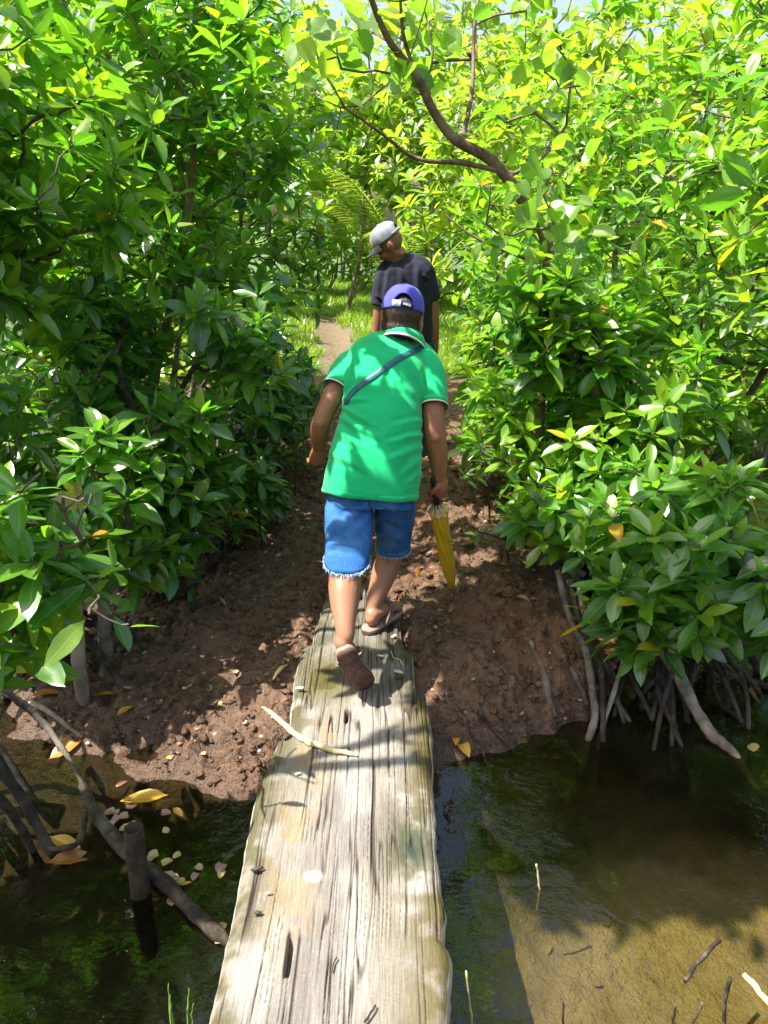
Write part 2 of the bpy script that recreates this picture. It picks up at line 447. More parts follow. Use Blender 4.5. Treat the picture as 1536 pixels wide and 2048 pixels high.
t = NT('creek_water'); co = t.coord('Object')
wv = t.math('ADD', t.math('MULTIPLY', t.noise(11, 2, .5, t.coord('Object', (1, 1.5, 1)), .8), .7), t.math('MULTIPLY', t.noise(46, 2, .5, t.coord('Object', (1, 1.6, 1)), .8), .38))
still = t.ramp(t.noise(2.6, 3, .55, co), [(.46, .10), (.60, 1.0)])
nrm = t.bump(t.math('MULTIPLY', wv, still), .42, .02)
fr = t.n('Fresnel'); fr.inputs['IOR'].default_value = 1.55; t.set(fr, 'Normal', nrm)
gl = t.n('BsdfGlossy'); gl.inputs['Roughness'].default_value = .02; t.set(gl, 'Normal', nrm); gl.inputs['Color'].default_value = (1, 1, 1, 1)
tr = t.n('BsdfTransparent'); tr.inputs['Color'].default_value = (.46, .44, .32, 1)
df = t.n('BsdfDiffuse'); df.inputs['Color'].default_value = (.06, .06, .04, 1)
m1 = t.n('MixShader'); t.set(m1, 0, t.ramp(t.noise(1.7, 3, .5, co), [(.35, .02), (.7, .08)])); t.t.links.new(tr.outputs[0], m1.inputs[1]); t.t.links.new(df.outputs[0], m1.inputs[2])
m2 = t.n('MixShader'); t.set(m2, 0, fr); t.t.links.new(m1.outputs[0], m2.inputs[1]); t.t.links.new(gl.outputs[0], m2.inputs[2])
M['water'] = t.surf(m2)
w_me = fast_mesh('water', np.array([(-90, -12, WATER), (90, -12, WATER), (90, 12, WATER), (-90, 12, WATER)]), np.array([[0, 1, 2, 3]]))
tag(put('water', w_me, M['water']), kind='structure')

# ------------------------------------------------------------------ plank
rows = np.concatenate([np.arange(-.95, 1.0, .05), np.arange(1.0, PLANK_END + .08, .0062)])
ncol = 300
xl, xr = plank_x(rows)
jag = lambda s: (.016 * fbm(rows * 6.3, rows * 0 + s + .37, 4, s) + .006 * fbm(rows * 23.7, rows * 0 + s + .61, 3, s + 3))
xl = xl + jag(3); xr = xr + jag(8)
uu = np.linspace(0, 1, ncol)
uu = uu + .0
PX = xl[:, None] + (xr - xl)[:, None] * uu[None]; PY = np.repeat(rows[:, None], ncol, 1)
em = np.maximum(np.minimum(PX - xl[:, None], xr[:, None] - PX), 0)
grain = PX + .018 * fbm(PY * 1.1, PX * 2, 3, 40) + .006 * fbm(PY * 6, PX * 5, 2, 44)
def crease(f, fy, s, w):
    n_ = vnoise(grain * f, PY * fy, s) - .5; return np.exp(-(n_ / w) ** 2)
s1 = crease(56, 1.1, 50, .042) * sstep(.22, .45, vnoise(PX * 20, PY * 2.1, 56)); s2 = crease(95, 1.5, 52, .058) * sstep(.30, .55, vnoise(PX * 24, PY * 3.3, 57)); s3 = crease(20, .45, 54, .014) * sstep(.35, .5, vnoise(PX * 9, PY * 1.1, 58))
crack = 1.0 * s1 + .7 * s2 + .6 * s3 * sstep(.68, .8, vnoise(PX * 6, PY * .8, 59))
crack = np.clip(crack, 0, 1.4)
PZ = -.0095 * crack + .004 * fbm(grain * 30, PY * 3, 3, 60) + .010 * fbm(PX * 3, PY * 2, 2, 61)
# knot on the right, split holes
kn = G(825, 1690); dk = np.hypot((PX - kn[0]) / .035, (PY - kn[1]) / .075)
PZ = PZ - .007 * np.exp(-dk ** 2 * 1.2) * (1 + .3 * np.sin(dk * 9))
for hp, lw, ll in (((693, 1432), .006, .030), ((578, 1905), .007, .050), ((722, 1185), .008, .05)):
    hq = G(*hp); PZ = PZ - .045 * np.exp(-(((PX - hq[0]) / lw) ** 4 + ((PY - hq[1]) / ll) ** 4))
PZ = PZ - .018 * np.exp(-(em / .012) ** 1.5)                     # worn edges
PZ = PZ - .012 * sstep(PLANK_END - .30, PLANK_END + .05, PY)
# trodden hollow that holds a puddle
pd = G(655, 1350); PZ = PZ - .014 * np.exp(-(((PX - pd[0]) / .10) ** 2 + ((PY - pd[1]) / .16) ** 2))
# stains with shapes of their own, and shade painted at the far end
C = np.zeros(PX.shape + (3,)); C[:] = (.225, .200, .170)
def lay(c, m, k=1.0):
    m = np.clip(m * k, 0, 1)[..., None]; C[:] = C * (1 - m) + np.array(c) * m
cn = fbm(PX * 7, PY * 3.0, 4, 70) + .5; cn2 = fbm(grain * 26, PY * 2.4, 4, 72) + .5; cn3 = fbm(PX * 16, PY * 16, 4, 75) + .5
lay((.285, .262, .235), sstep(.42, .72, fbm(PX * 11, PY * 3.2, 4, 72) + .5), .9)
lay((.15, .135, .125), sstep(.52, .68, cn), .75)
lay((.30, .21, .125), sstep(.25, .0, np.abs(PX - (xl[:, None] + .13)) / .5) * sstep(.45, .65, cn3) * sstep(1.2, 1.5, PY) * (1 - sstep(2.1, 2.3, PY)), .75)
wleft = np.exp(-((PX - xl[:, None]) / .085) ** 2); wright = np.exp(-((xr[:, None] - PX) / .11) ** 2)
lay((.070, .062, .018), wleft * sstep(.36, .56, cn3 * .6 + cn * .4), .9)
lay((.085, .066, .015), wright * sstep(.32, .52, cn3 * .5 + cn * .5), .95)
lay((.060, .060, .020), np.exp(-dk ** 2 * .30) * sstep(.25, .45, cn3), .9)
lay((.040, .058, .040), np.exp(-dk ** 2 * 1.0) * sstep(.25, .42, cn3), .95)
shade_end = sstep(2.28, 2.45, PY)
lay((.10, .092, .068), shade_end * sstep(.30, .50, cn), .75)       # shade over the far end, painted into the colour
lay((.11, .098, .035), np.exp(-(((PX - pd[0]) / .11) ** 2 + ((PY - pd[1]) / .17) ** 2) ** 1.5), .8)
wd = G(628, 1750); lay((.85, .85, .82), np.exp(-(((PX - wd[0]) / .022) ** 2 + ((PY - wd[1]) / .018) ** 2) ** 2) * sstep(.3, .45, cn3), 1)
lay((.045, .030, .02), sstep(.25, .9, crack), .88)                 # dirt packed in the cracks, darkened further for their shade
nr = len(rows); top = np.stack([PX, PY, PZ], -1)
thick = .055 + .012 * fbm(rows * 4, rows * 0 + .4, 3, 80)
bot = np.stack([PX, PY, np.repeat(-thick[:, None], ncol, 1)], -1)
idt = np.arange(nr * ncol).reshape(nr, ncol)
q_top = np.stack([idt[:-1, :-1], idt[:-1, 1:], idt[1:, 1:], idt[1:, :-1]], -1).reshape(-1, 4)
# side walls with a mid row so that the edge reads as broken wood
def wall(c0, out, s):
    k = 4; W = []
    for i in range(k + 1):
        f = i / k
        p = top[:, c0].copy(); p[:, 2] = top[:, c0, 2] * (1 - f) - thick * f
        p[:, 0] += out * (.005 * math.sin(f * np.pi) + .007 * fbm(rows * 8.3, rows * 0 + f * 3 + .4, 4, s)) * (1 if 0 < i < k else 0)
        W.append(p)
    return np.stack(W, 1)
parts_v = [top.reshape(-1, 3)]; parts_q = [q_top]; parts_c = [C.reshape(-1, 3)]; off = nr * ncol
for c0, out, s in ((0, -1, 90), (ncol - 1, 1, 95)):
    W = wall(c0, out, s); k = W.shape[1]; ii = np.arange(nr * k).reshape(nr, k) + off
    q = np.stack([ii[:-1, :-1], ii[1:, :-1], ii[1:, 1:], ii[:-1, 1:]], -1).reshape(-1, 4)
    if c0: q = q[:, ::-1]
    cc = np.full((nr, k, 3), .40) * np.array((.95, .86, .72)) * (.75 + .5 * (fbm(rows * 14, rows * 0 + .37, 3, s + 1)[:, None, None] + .5))
    parts_v.append(W.reshape(-1, 3)); parts_q.append(q); parts_c.append(cc.reshape(-1, 3)); off += nr * k
parts_v.append(bot[:, ::ncol - 1].reshape(-1, 3)); ii = np.arange(nr * 2).reshape(nr, 2) + off
parts_q.append(np.stack([ii[:-1, 0], ii[1:, 0], ii[1:, 1], ii[:-1, 1]], -1)); parts_c.append(np.full((nr * 2, 3), .1))
t = NT('weathered_plank'); at = t.n('Attribute'); at.attribute_name = 'stain_shade'
fine = t.noise(40, 5, .6, t.coord('Object', (6, .35, 4))); spk = t.noise(210, 3, .6, t.coord('Object'))
col = t.mix(1.0, at.outputs['Vector'], t.ramp(fine, [(.25, .62), (.75, 1.25)]), 'MULTIPLY')
col = t.mix(1.0, col, t.ramp(spk, [(.3, .8), (.7, 1.12)]), 'MULTIPLY')
M['plank'] = t.surf(t.pbr(col, .75, t.bump(spk, .25, .002, t.bump(fine, .5, .003)), .35))
p_me = fast_mesh('wooden_plank', np.concatenate(parts_v), np.concatenate(parts_q), vec={'stain_shade': np.concatenate(parts_c)})
tag(put('wooden_plank', p_me, M['plank']), 'long weathered cracked wooden plank bridging the creek', 'plank')

# ------------------------------------------------------------------ people
def skin_material(name, c, pale):
    t = NT(name); co = t.coord('Object'); n = t.noise(22, 4, .6, co); n2 = t.noise(6, 2, .5, co)
    col = t.ramp(n, [(.3, tuple(v * .82 for v in c)), (.7, tuple(v * 1.12 for v in c))])
    sep = t.n('SeparateXYZ'); t.set(sep, 'Vector', co)
    mr = t.n('MapRange'); mr.inputs['From Min'].default_value = .55; mr.inputs['From Max'].default_value = .30; t.set(mr, 'Value', sep.outputs[2])
    col = t.mix(t.math('MULTIPLY', mr.outputs[0], .7), col, pale)
    return t.surf(t.pbr(col, .48, t.bump(t.noise(160, 3, .6, co), .12, .002), .45))
M['skin'] = skin_material('woman_skin', (.30, .125, .062), (.36, .175, .110))
M['skin_man'] = skin_material('man_skin', (.30, .125, .070), (.30, .125, .07))
def cloth(name, color, scale=700, rough=.85, amt=.12, sheen=.2, bump=.25, trans=0):
    t = NT(name); co = t.coord('Object'); w = t.noise(scale, 2, .5, co); n = t.noise(14, 3, .5, co)
    col = t.ramp(n, [(.3, tuple(c * (1 - amt) for c in color)), (.7, tuple(min(1, c * (1 + amt)) for c in color))])
    return t.surf(t.pbr(col, rough, t.bump(w, bump, .0015), .25, **{'Sheen Weight': sheen}))
M['shirt'] = cloth('green_pique_cotton', (.007, .48, .165))
M['trim_white'] = cloth('cream_trim', (.75, .74, .52)); M['trim_navy'] = cloth('navy_trim', (.01, .012, .03))
M['cap_blue'] = cloth('blue_cap_cotton', (.075, .075, .52), 500, .8, .08)
M['cap_navy'] = cloth('navy_label', (.008, .012, .06), 400); M['white_label'] = cloth('white_label', (.72, .78, .86), 400)
M['letter'] = simple('white_lettering', (.85, .88, .92), .6, 50, .02, 0); M['mark'] = simple('grey_mark', (.30, .38, .36), .6, 50, .02, 0)
M['tee'] = cloth('faded_black_jersey', (.022, .022, .042), 400, .9, .35, .05)
M['cap_grey'] = cloth('grey_cap_cotton', (.21, .235, .27), 500, .85, .5); M['cap_dark'] = cloth('dark_brim', (.02, .022, .028), 500)
M['trousers'] = cloth('dark_trousers', (.03, .035, .05), 300)
M['strap'] = simple('teal_strap', (.025, .115, .135), .45, 200, .15, .2)
t = NT('hair'); co = t.coord('Object', (1, 1, .25)); n = t.noise(240, 3, .6, co)
M['hair'] = t.surf(t.pbr(t.ramp(n, [(.35, (.012, .007, .005)), (.65, (.055, .03, .02)), (.8, (.12, .07, .05))]), .42, t.bump(n, .8, .004), .5))
t = NT('denim'); co = t.coord('Object'); n = t.noise(420, 2, .5, t.coord('Object', (1, 1, .35))); n2 = t.noise(9, 4, .6, co)
col = t.ramp(n, [(.3, (.010, .055, .19)), (.62, (.030, .125, .34)), (.8, (.13, .27, .48))])
col = t.mix(t.ramp(n2, [(.45, 0), (.68, .6)]), col, (.085, .23, .44))
M['denim'] = t.surf(t.pbr(col, .85, t.bump(n, .35, .002), .2))
M['fray'] = simple('frayed_threads', (.35, .48, .62), .9)
M['sandal'] = simple('taupe_sandal', (.30, .205, .165), .6, 40, .2, .2); M['sandal_sole'] = simple('rubber_sole', (.085, .042, .032), .65, 45, .6, .6)
M['sandal_strap'] = simple('brown_sandal_strap', (.19, .125, .095), .5, 60, .2)
M['gold'] = simple('gold', (.75, .52, .25), .3, 50, .05, 0, .5, Metallic=1.0)
M['eye'] = simple('eye', (.05, .03, .02), .2)

def ring_pts(c, ax, ay, a, b, n=40, pw=2.3):
    th = np.linspace(0, 2 * np.pi, n, endpoint=False); ct, st = np.cos(th), np.sin(th)
    x = np.sign(ct) * np.abs(ct) ** (2 / pw) * a; y = np.sign(st) * np.abs(st) ** (2 / pw) * b
    return np.asarray(c) + x[:, None] * np.asarray(ax) + y[:, None] * np.asarray(ay)
def px_rings(spec, n=40, pw=2.3, axis=None):
    """spec rows: (photo y, left x, right x, Y, half depth, roll degrees); rings across the line through their centres"""
    cs = [P((l + r_) / 2, y, Yc) for y, l, r_, Yc, d, ro in spec]
    T = np.gradient(np.array(cs), axis=0); rings = []
    for c, tt, (y, l, r_, Yc, d, ro) in zip(cs, T, spec):
        tt = unit(tt) if axis is None else unit(axis); tt = tt if tt[2] > 0 else -tt
        ax = unit(np.array([math.cos(R(ro)), 0, -math.sin(R(ro))])); ax = unit(ax - tt * np.dot(ax, tt) * .5)
        ay = unit(np.cross(tt, ax)); 
        rings.append(ring_pts(c, ax, ay, mpx(c, (r_ - l) / 2), d, n, pw))
    return rings
def wrinkle(me, folds, amp_noise=.004, ns=9, seed=1, cond=None):
    V = get_co(me); N = get_no(me); px, py, _ = project(V); d = np.zeros(len(V))
    for (x0, y0, x1, y1, amp, w) in folds:
        ex, ey = x1 - x0, y1 - y0; L = math.hypot(ex, ey)
        t = ((px - x0) * ex + (py - y0) * ey) / L ** 2; s = ((px - x0) * -ey + (py - y0) * ex) / L
        s = s + 4 * (vnoise(t * 3, t * 0 + seed, seed) - .5)
        env = sstep(-.12, .15, t) * (1 - sstep(.6, 1.15, t))
        d += env * amp * (np.exp(-(s / w) ** 2) - .9 * np.exp(-((s - 1.5 * w) / w) ** 2))
    d += amp_noise * 2 * fbm(V[:, 0] * ns + V[:, 1] * 3, V[:, 2] * ns, 3, seed)
    set_co(me, V + N * d[:, None])
def band(c_ring0, c_ring1, th=.004):
    a = Acc(); c0 = c_ring0.mean(0); c1 = c_ring1.mean(0)
    sh = lambda ring, c, k: c + (ring - c) * (1 + k / (np.linalg.norm(ring - c, axis=1).mean()))
    a.loft([sh(c_ring0, c0, -th), sh(c_ring0, c0, 0), sh(c_ring1, c1, 0), sh(c_ring1, c1, -th), sh(c_ring0, c0, -th)], caps=False)
    return a.mesh('band')
def tube_ring(p, d, r, n=36, flat=1.0, up=(0, 1, 0)):
    d = unit(d); x = unit(np.cross(d, up)); y = np.cross(d, x)
    return ring_pts(p, x, y, r, r * flat, n, 2.0)

def head(acc, c, X, Y, Z, s=1.0):
    c = np.asarray(c); b = lambda dx, dy, dz, r: acc.ball(c + s * (X * dx + Y * dy + Z * dz), np.array(r) * s, X, Y, Z)
    b(0, 0, .02, (.072, .092, .085)); b(0, .032, -.045, (.056, .060, .066)); b(0, .06, -.092, (.030, .028, .022))
    b(0, .098, -.028, (.013, .020, .015)); b(0, .092, -.008, (.008, .014, .024)); b(0, .078, .016, (.052, .018, .013))
    b(0, .086, -.062, (.023, .012, .006)); b(0, .085, -.072, (.020, .012, .006))
    b(.036, .068, -.03, (.022, .02, .022)); b(-.036, .068, -.03, (.022, .02, .022))
    for q in (-1, 1):
        b(q * .074, -.008, -.012, (.010, .022, .033)); b(q * .080, -.018, -.004, (.006, .014, .026)); b(q * .073, -.002, -.042, (.007, .011, .012))
def eyes(root, c, X, Y, Z, mat):
    for q in (-1, 1):
        a = Acc(); a.ball(np.asarray(c) + X * q * .032 + Y * .0795 + Z * -.004, (.014, .011, .008), X, Y, Z, 12, 8)
        put('eye', a.mesh('eye'), mat, root)

def cap(root, c, X, Y, Z, a, b, h, mat, matbill, button=True, arch=True, bill=True):
    """dome over an elliptic rim at c (a half width, b half length, h height), arched opening at the back (-Y)"""
    nu, nv = 120, 34; V = []; lost = set()
    for i in range(nv + 1):
        f = i / nv; ph = f * np.pi / 2
        rr = math.sin(ph) ** .82; zz = h * math.cos(ph) ** .86
        for j in range(nu):
            th = 2 * np.pi * j / nu
            seam = 1 - .012 * math.exp(-((((th + np.pi / 6) % (np.pi / 3)) - np.pi / 6) / .03) ** 2)
            k = rr * seam
            V.append(c + X * a * k * math.cos(th) + Y * b * k * math.sin(th) + Z * zz * seam)
    F_ = []
    for i in range(nv):
        for j in range(nu):
            thc = 2 * np.pi * (j + .5) / nu; dz = h * math.cos((i + .5) / nv * np.pi / 2) ** .86
            lat = a * math.cos(thc)
            if arch and math.sin(thc) < 0:
                zz = (dz - .026) / .030
                if abs(lat) < .036 and zz > -0.05 and (lat / .036) ** 2 + max(zz, 0) ** 2 < 1: continue
            if i == 0 and False: continue
            p, q = i * nu + j, i * nu + (j + 1) % nu
            F_.append((p, p + nu, q + nu, q))
    me = bpy.data.meshes.new('crown'); me.from_pydata([tuple(v) for v in V], [], F_)
    me.polygons.foreach_set('use_smooth', np.full(len(me.polygons), True)); me.update()
    o = put('crown', me, mat, root); sm = o.modifiers.new('thick', 'SOLIDIFY'); sm.thickness = .0025; sm.offset = -1
    if button:
        ac = Acc(); ac.ball(c + Z * (h + .001), (.009, .009, .005), X, Y, Z, 14, 8); put('button', ac.mesh('button'), mat, o)
    if bill:
        V = []; nu2, nv2 = 24, 8; F_ = []
        for lay_ in (0, 1):
            for i in range(nv2 + 1):
                for j in range(nu2 + 1):
                    th = np.pi * (j / nu2) * .72 + np.pi * .14; f = i / nv2
                    reach = 1 + f * .62 * math.sin((th - np.pi * .14) / .72) ** .6
                    V.append(c + X * a * 1.0 * math.cos(th) * (1 + f * .10) + Y * b * math.sin(th) * reach + Z * (.004 - lay_ * .004 - .020 * f * (1 + 1.2 * math.cos(th) ** 2)))
        m = (nv2 + 1) * (nu2 + 1)
        for i in range(nv2):
            for j in range(nu2):
                p = i * (nu2 + 1) + j
                F_.append((p, p + 1, p + nu2 + 2, p + nu2 + 1)); F_.append((m + p, m + p + nu2 + 1, m + p + nu2 + 2, m + p + 1))
        for j in range(nu2):
            p = nv2 * (nu2 + 1) + j; F_.append((p, p + 1, m + p + 1, m + p)); F_.append((j, m + j, m + j + 1, j + 1))
        for i in range(nv2):
            for e in (0, nu2):
                p = i * (nu2 + 1) + e; F_.append((p, p + nu2 + 1, m + p + nu2 + 1, m + p))
        me = bpy.data.meshes.new('bill'); me.from_pydata([tuple(v) for v in V], [], F_)
        me.polygons.foreach_set('use_smooth', np.full(len(me.polygons), True)); me.update()
        put('bill', me, matbill, root)
    return o
def hand(acc, wrist, d, n, side, curl, s=1.0, spread=.0):
    """d: along the palm, n: out of the back of the hand, side: towards the thumb"""
    d, n = unit(d), unit(n); side = unit(side - d * np.dot(side, d)); n = unit(np.cross(d, side)) * np.sign(np.dot(np.cross(d, side), n))
    w = np.asarray(wrist)
    acc.tube([w, w + d * .03 * s, w + d * .06 * s, w + d * .085 * s], np.array([.024, .033, .039, .036]) * s, 14, True, n, np.array([.75, .5, .40, .36]), 3, True)
    for k, (off, L) in enumerate(((.028, .068), (.009, .076), (-.010, .070), (-.028, .056))):
        p = w + d * .080 * s + side * off * s; pts = [p]; a = 0
        dd = unit(d + side * off * spread)
        for seg, c in zip((.45, .32, .25), curl):
            a += c * (1 + .08 * k); dirn = dd * math.cos(a) - n * math.sin(a); p = p + dirn * L * seg * s; pts.append(p)
        acc.tube(pts, np.array([.0098, .0092, .0084, .007]) * s, 8, True, n, None, 3, True)
    p = w + d * .025 * s + side * .026 * s
    acc.tube([p, p + (d * .6 + side * .55 - n * .2) * .035 * s, p + (d * 1.0 + side * .62 - n * .5) * .055 * s, p + (d * 1.35 + side * .55 - n * .75) * .068 * s], np.array([.015, .0125, .011, .008]) * s, 8, True, n, None, 3, True)
def foot(acc, o, d, n, inner, s=1.0):
    d = unit(d); n = unit(n - d * np.dot(n, d)); inner = unit(inner - d * np.dot(inner, d))
    q = lambda a, b, c=0: o + (d * a + n * b + inner * c) * s
    acc.ball(q(.028, .032), np.array([.029, .033, .032]) * s, inner, d, n)
    acc.tube([q(.028, .045), q(.085, .048), q(.135, .040), q(.175, .028), q(.195, .024)], np.array([.030, .033, .036, .041, .039]) * s, 16, True, n, np.array([1, .85, .66, .45, .38]), 3, True)
    for k in range(5):
        of = .030 - k * .0155; L = (.046, .048, .042, .035, .028)[k]; r = (.0125, .0095, .009, .0085, .008)[k]
        acc.tube([q(.188 - .004 * k, .024, of), q(.188 + L * .55 - .008 * k, .024, of * 1.04), q(.188 + L - .010 * k, .017, of * 1.04)], np.array([r, r, r * .8]) * s, 8, True, n, None, 2, True)
def sole(o, d, n, inner, s=1.0, th=.020, bend=0.0, name='sole'):
    d = unit(d); n = unit(n - d * np.dot(n, d)); inner = unit(inner - d * np.dot(inner, d)); L = .252 * s
    rings = []; K = 22
    for i in range(K + 1):
        f = i / K; w = np.interp(f, [0, .04, .12, .3, .5, .7, .86, .95, 1], [.016, .027, .034, .034, .035, .043, .041, .030, .012]) * s
        cx = np.interp(f, [0, .3, .7, 1], [0, 0, .004, .010]) * s
        c = o + d * (f * L - .008) + inner * cx + n * (bend * max(0, f - .62) ** 2 * 1.2)
        t2 = th / 2
        rings.append(np.array([c + inner * w - n * (t2 * 1.2) + n * .0, c + inner * (w + .002) + n * 0, c + inner * w + n * t2, c + inner * w * .5 + n * t2 * .8, c - inner * w * .5 + n * t2 * .8, c - inner * w + n * t2, c - inner * (w + .002), c - inner * w - n * (t2 * 1.2)]) - n * t2)
    a = Acc(); a.loft(rings); return a

# ---- woman in green
woman = empty('person', G(750, 1300), 'person in green polo shirt, denim shorts and blue cap walking off the plank', 'person')
body = Acc()
hc = P(804, 634, 3.07)
hX = unit((.985, -.05, -.10)); hY = unit((.08, .955, -.28)); hY = unit(hY - hX * np.dot(hX, hY)); hZ = np.cross(hX, hY)
head(body, hc, hX, hY, hZ, .98)
eyes(woman, hc, hX, hY, hZ, M['eye'])
body.tube([hc - hZ * .05 - hY * .015, P(802, 690, 3.06), P(795, 712, 3.03)], [.052, .055, .062], 16)
# inner trunk, arms and legs
torso = [(985, 655, 830, 2.80, .13, 1), (930, 664, 838, 2.82, .13, 2), (880, 676, 838, 2.85, .12, 3), (830, 690, 838, 2.89, .115, 4), (780, 700, 838, 2.94, .11, 6), (740, 700, 846, 2.98, .105, 8), (715, 720, 845, 3.0, .08, 10)]
body.loft(px_rings(torso, 28))
armL = [(705, 728, 2.99), (682, 760, 2.945), (664, 795, 2.91), (650, 826, 2.885), (642, 847, 2.885), (638, 868, 2.925), (637, 893, 2.985)]
armR = [(848, 748, 2.98), (866, 785, 2.93), (867, 820, 2.90), (868, 848, 2.88), (870, 872, 2.875), (875, 905, 2.885), (878, 935, 2.895), (878, 955, 2.90)]
aL = np.array([P(*p) for p in armL]); aR = np.array([P(*p) for p in armR])
body.tube(aL, [.042, .039, .039, .037, .037, .036, .026], 16, True, None, None, 4, True)
body.tube(aR, [.042, .040, .043, .042, .043, .041, .033, .027], 16, True, None, None, 4, True)
body.ball(P(641, 846, 2.862), (.022, .022, .022)); body.ball(P(871, 876, 2.845), (.020, .018, .022))      # elbow points
hand(body, aL[-1], unit(aL[-1] - aL[-2]) * .55 + np.array([-.12, .25, -.75]), np.array([-.35, -.75, .3]), np.array([.9, .2, .1]), (.35, .55, .5), .95, 4)
# legs
legR = [(772, 960, 2.87, .070), (784, 1030, 2.94, .060), (786, 1075, 2.97, .058), (781, 1108, 2.955, .053), (770, 1142, 2.925, .054), (757, 1180, 2.885, .043), (746, 1212, 2.855, .032), (744, 1230, 2.845, .031)]
legL = [(700, 965, 2.84, .070), (697, 1040, 2.735, .062), (694, 1092, 2.665, .052), (691, 1132, 2.575, .056), (690, 1165, 2.49, .060), (689, 1205, 2.43, .052), (690, 1245, 2.375, .038), (691, 1272, 2.345, .032)]
for L in (legR, legL):
    body.tube([P(*p[:3]) for p in L], [p[3] for p in L], 18, True, None, None, 4, True)
heelR = G(733, 1258, .022); toeR = G(800, 1214, .022); dR = unit(toeR - heelR); upv = np.array([0, 0, 1.])
inR = np.cross(upv, dR)                        # inner side of the right foot (left of travel)
foot(body, heelR + dR * .012, dR, upv, inR, 1.0)
body.tube([P(744, 1230, 2.845), heelR + dR * .045 + upv * .05], [.031, .033], 14, True, None, None, 3, True)
toeL = G(728, 1374, .012); heelL = P(688, 1299, 2.275); dL = unit(toeL - heelL)
inL = unit(np.cross(dL, [-.25, 1, .2])); inL = inL if inL[0] > 0 else -inL
nL = unit(np.cross(inL, dL)); nL = nL if nL[1] > 0 else -nL
foot(body, heelL + dL * .008 + nL * .022, dL, nL, inL, .98)
body.tube([P(691, 1272, 2.345), heelL + dL * .045 + nL * .065], [.032, .033], 14, True, None, None, 3, True)
# umbrella first: the right hand closes on its handle
uTop = P(866, 962, 2.885); tip_g = G(905, 1181, 0.0); tip_g[2] = gz(tip_g[0], tip_g[1]) + .004
uD = unit(tip_g - uTop); uL = float(np.linalg.norm(tip_g - uTop))
uX = unit(np.cross(uD, [0, 1, 0])); uX = uX if uX[0] > 0 else -uX
uY = unit(np.cross(uD, uX)); uY = uY if uY[1] < 0 else -uY       # uY points back to the camera
gc = uTop + uD * .050
wr = aR[-1]
palm = gc + uX * .020 - uD * .005
body.tube([wr, wr * .5 + palm * .5 + uX * .006, palm, palm + uD * .03], [.026, .032, .034, .030], 14, True, uY, [.85, .72, .62, .6], 3, True)
for k in range(4):
    base = uTop + uD * (.034 + .0185 * k); rr = .0115 + .0095; L = (200, 225, 215, 180)[k]
    pts = []
    for i in range(8):
        a_ = R(20 - i * L / 7)
        pts.append(base + rr * (uX * math.cos(a_) * 1.15 + (-uY) * math.sin(a_) * -1) + uD * .002 * i)
    body.tube(pts, np.linspace(.0105, .0080, 8), 8, True, uD, None, 2, True)
pts = [palm - uD * .02 + uY * .006, uTop + uD * .026 + uY * .020 + uX * .006, uTop + uD * .040 + uY * .021 - uX * .010, uTop + uD * .056 + uY * .015 - uX * .019]
body.tube(pts, [.014, .0120, .0105, .0085], 8, True, uD, None, 3, True)
b_me = body.remesh('body', .0042, 5)
put('body', b_me, M['skin'], woman)

# shirt
shirt = Acc()
sh = [(981, 646, 837, 2.80, .158, 2), (950, 650, 842, 2.81, .160, 2), (915, 657, 845, 2.825, .156, 3), (880, 668, 845, 2.85, .146, 3), (845, 679, 844, 2.88, .138, 4), (810, 686, 844, 2.915, .134, 5), (775, 684, 848, 2.95, .130, 7), (745, 682, 858, 2.98, .122, 9), (722, 692, 860, 3.0, .108, 11), (704, 712, 850, 3.02, .088, 12), (690, 738, 842, 3.035, .066, 12), (682, 762, 838, 3.045, .05, 12)]
shirt.loft(px_rings(sh, 44, 2.5))
slL = [P(708, 722, 3.0), P(693, 742, 2.975), P(680, 762, 2.945), P(674, 772, 2.928)]
slR = [P(846, 738, 2.99), P(862, 762, 2.96), P(868, 790, 2.925), P(868, 806, 2.905)]
shirt.tube(slL, [.060, .056, .051, .050], 24, True, None, [.9, 1, 1, 1], 4); shirt.tube(slR, [.060, .057, .053, .051], 24, True, None, [.9, 1, 1, 1], 4)
for pts_, rs_ in (([P(772, 702, 3.035), P(730, 716, 3.02), P(702, 731, 2.995), P(683, 754, 2.965)], [.040, .052, .058, .057]), ([P(836, 697, 3.035), P(850, 718, 3.01), P(861, 745, 2.98), P(867, 775, 2.945)], [.040, .050, .058, .056])):
    shirt.tube(pts_, rs_, 24, True, None, None, 4, True)
s_me = shirt.remesh('polo_shirt', .0055, 12)
wrinkle(s_me, [(684, 812, 760, 862, .008, 6), (682, 835, 770, 884, .008, 7), (676, 862, 735, 905, .007, 7), (684, 800, 740, 800, .006, 5), (690, 780, 700, 730, .006, 5), (846, 800, 838, 740, .006, 5),
               (846, 868, 770, 884, .008, 6), (846, 892, 775, 918, .007, 7), (846, 915, 800, 950, .006, 7), (846, 945, 810, 965, .006, 5), (845, 840, 780, 850, .005, 6), (660, 905, 740, 945, .006, 8), (760, 770, 770, 720, .004, 6),
               (705, 700, 722, 790, .005, 7), (800, 760, 835, 800, .005, 7), (668, 755, 690, 765, .005, 3), (850, 790, 885, 795, .004, 3)], .0035, 8, 3)
shirt_o = put('polo_shirt', s_me, M['shirt'], woman)
for pts, r in ((slL, .0515), (slR, .0525)):
    d = unit(pts[-1] - pts[-2]); e = pts[-1]
    for k, (a0, a1, m, ex) in enumerate(((-.012, .0075, 'shirt', .0012), (.0072, .0135, 'trim_white', .0016), (.0132, .018, 'trim_navy', .0010))):
        put('sleeve_trim', band(tube_ring(e + d * a0, d, r + ex), tube_ring(e + d * a1, d, r + ex + .0005)), M[m], shirt_o)
hem0 = px_rings(sh[:2], 60, 2.5); ha = hem0[0]; hc0 = ha.mean(0)
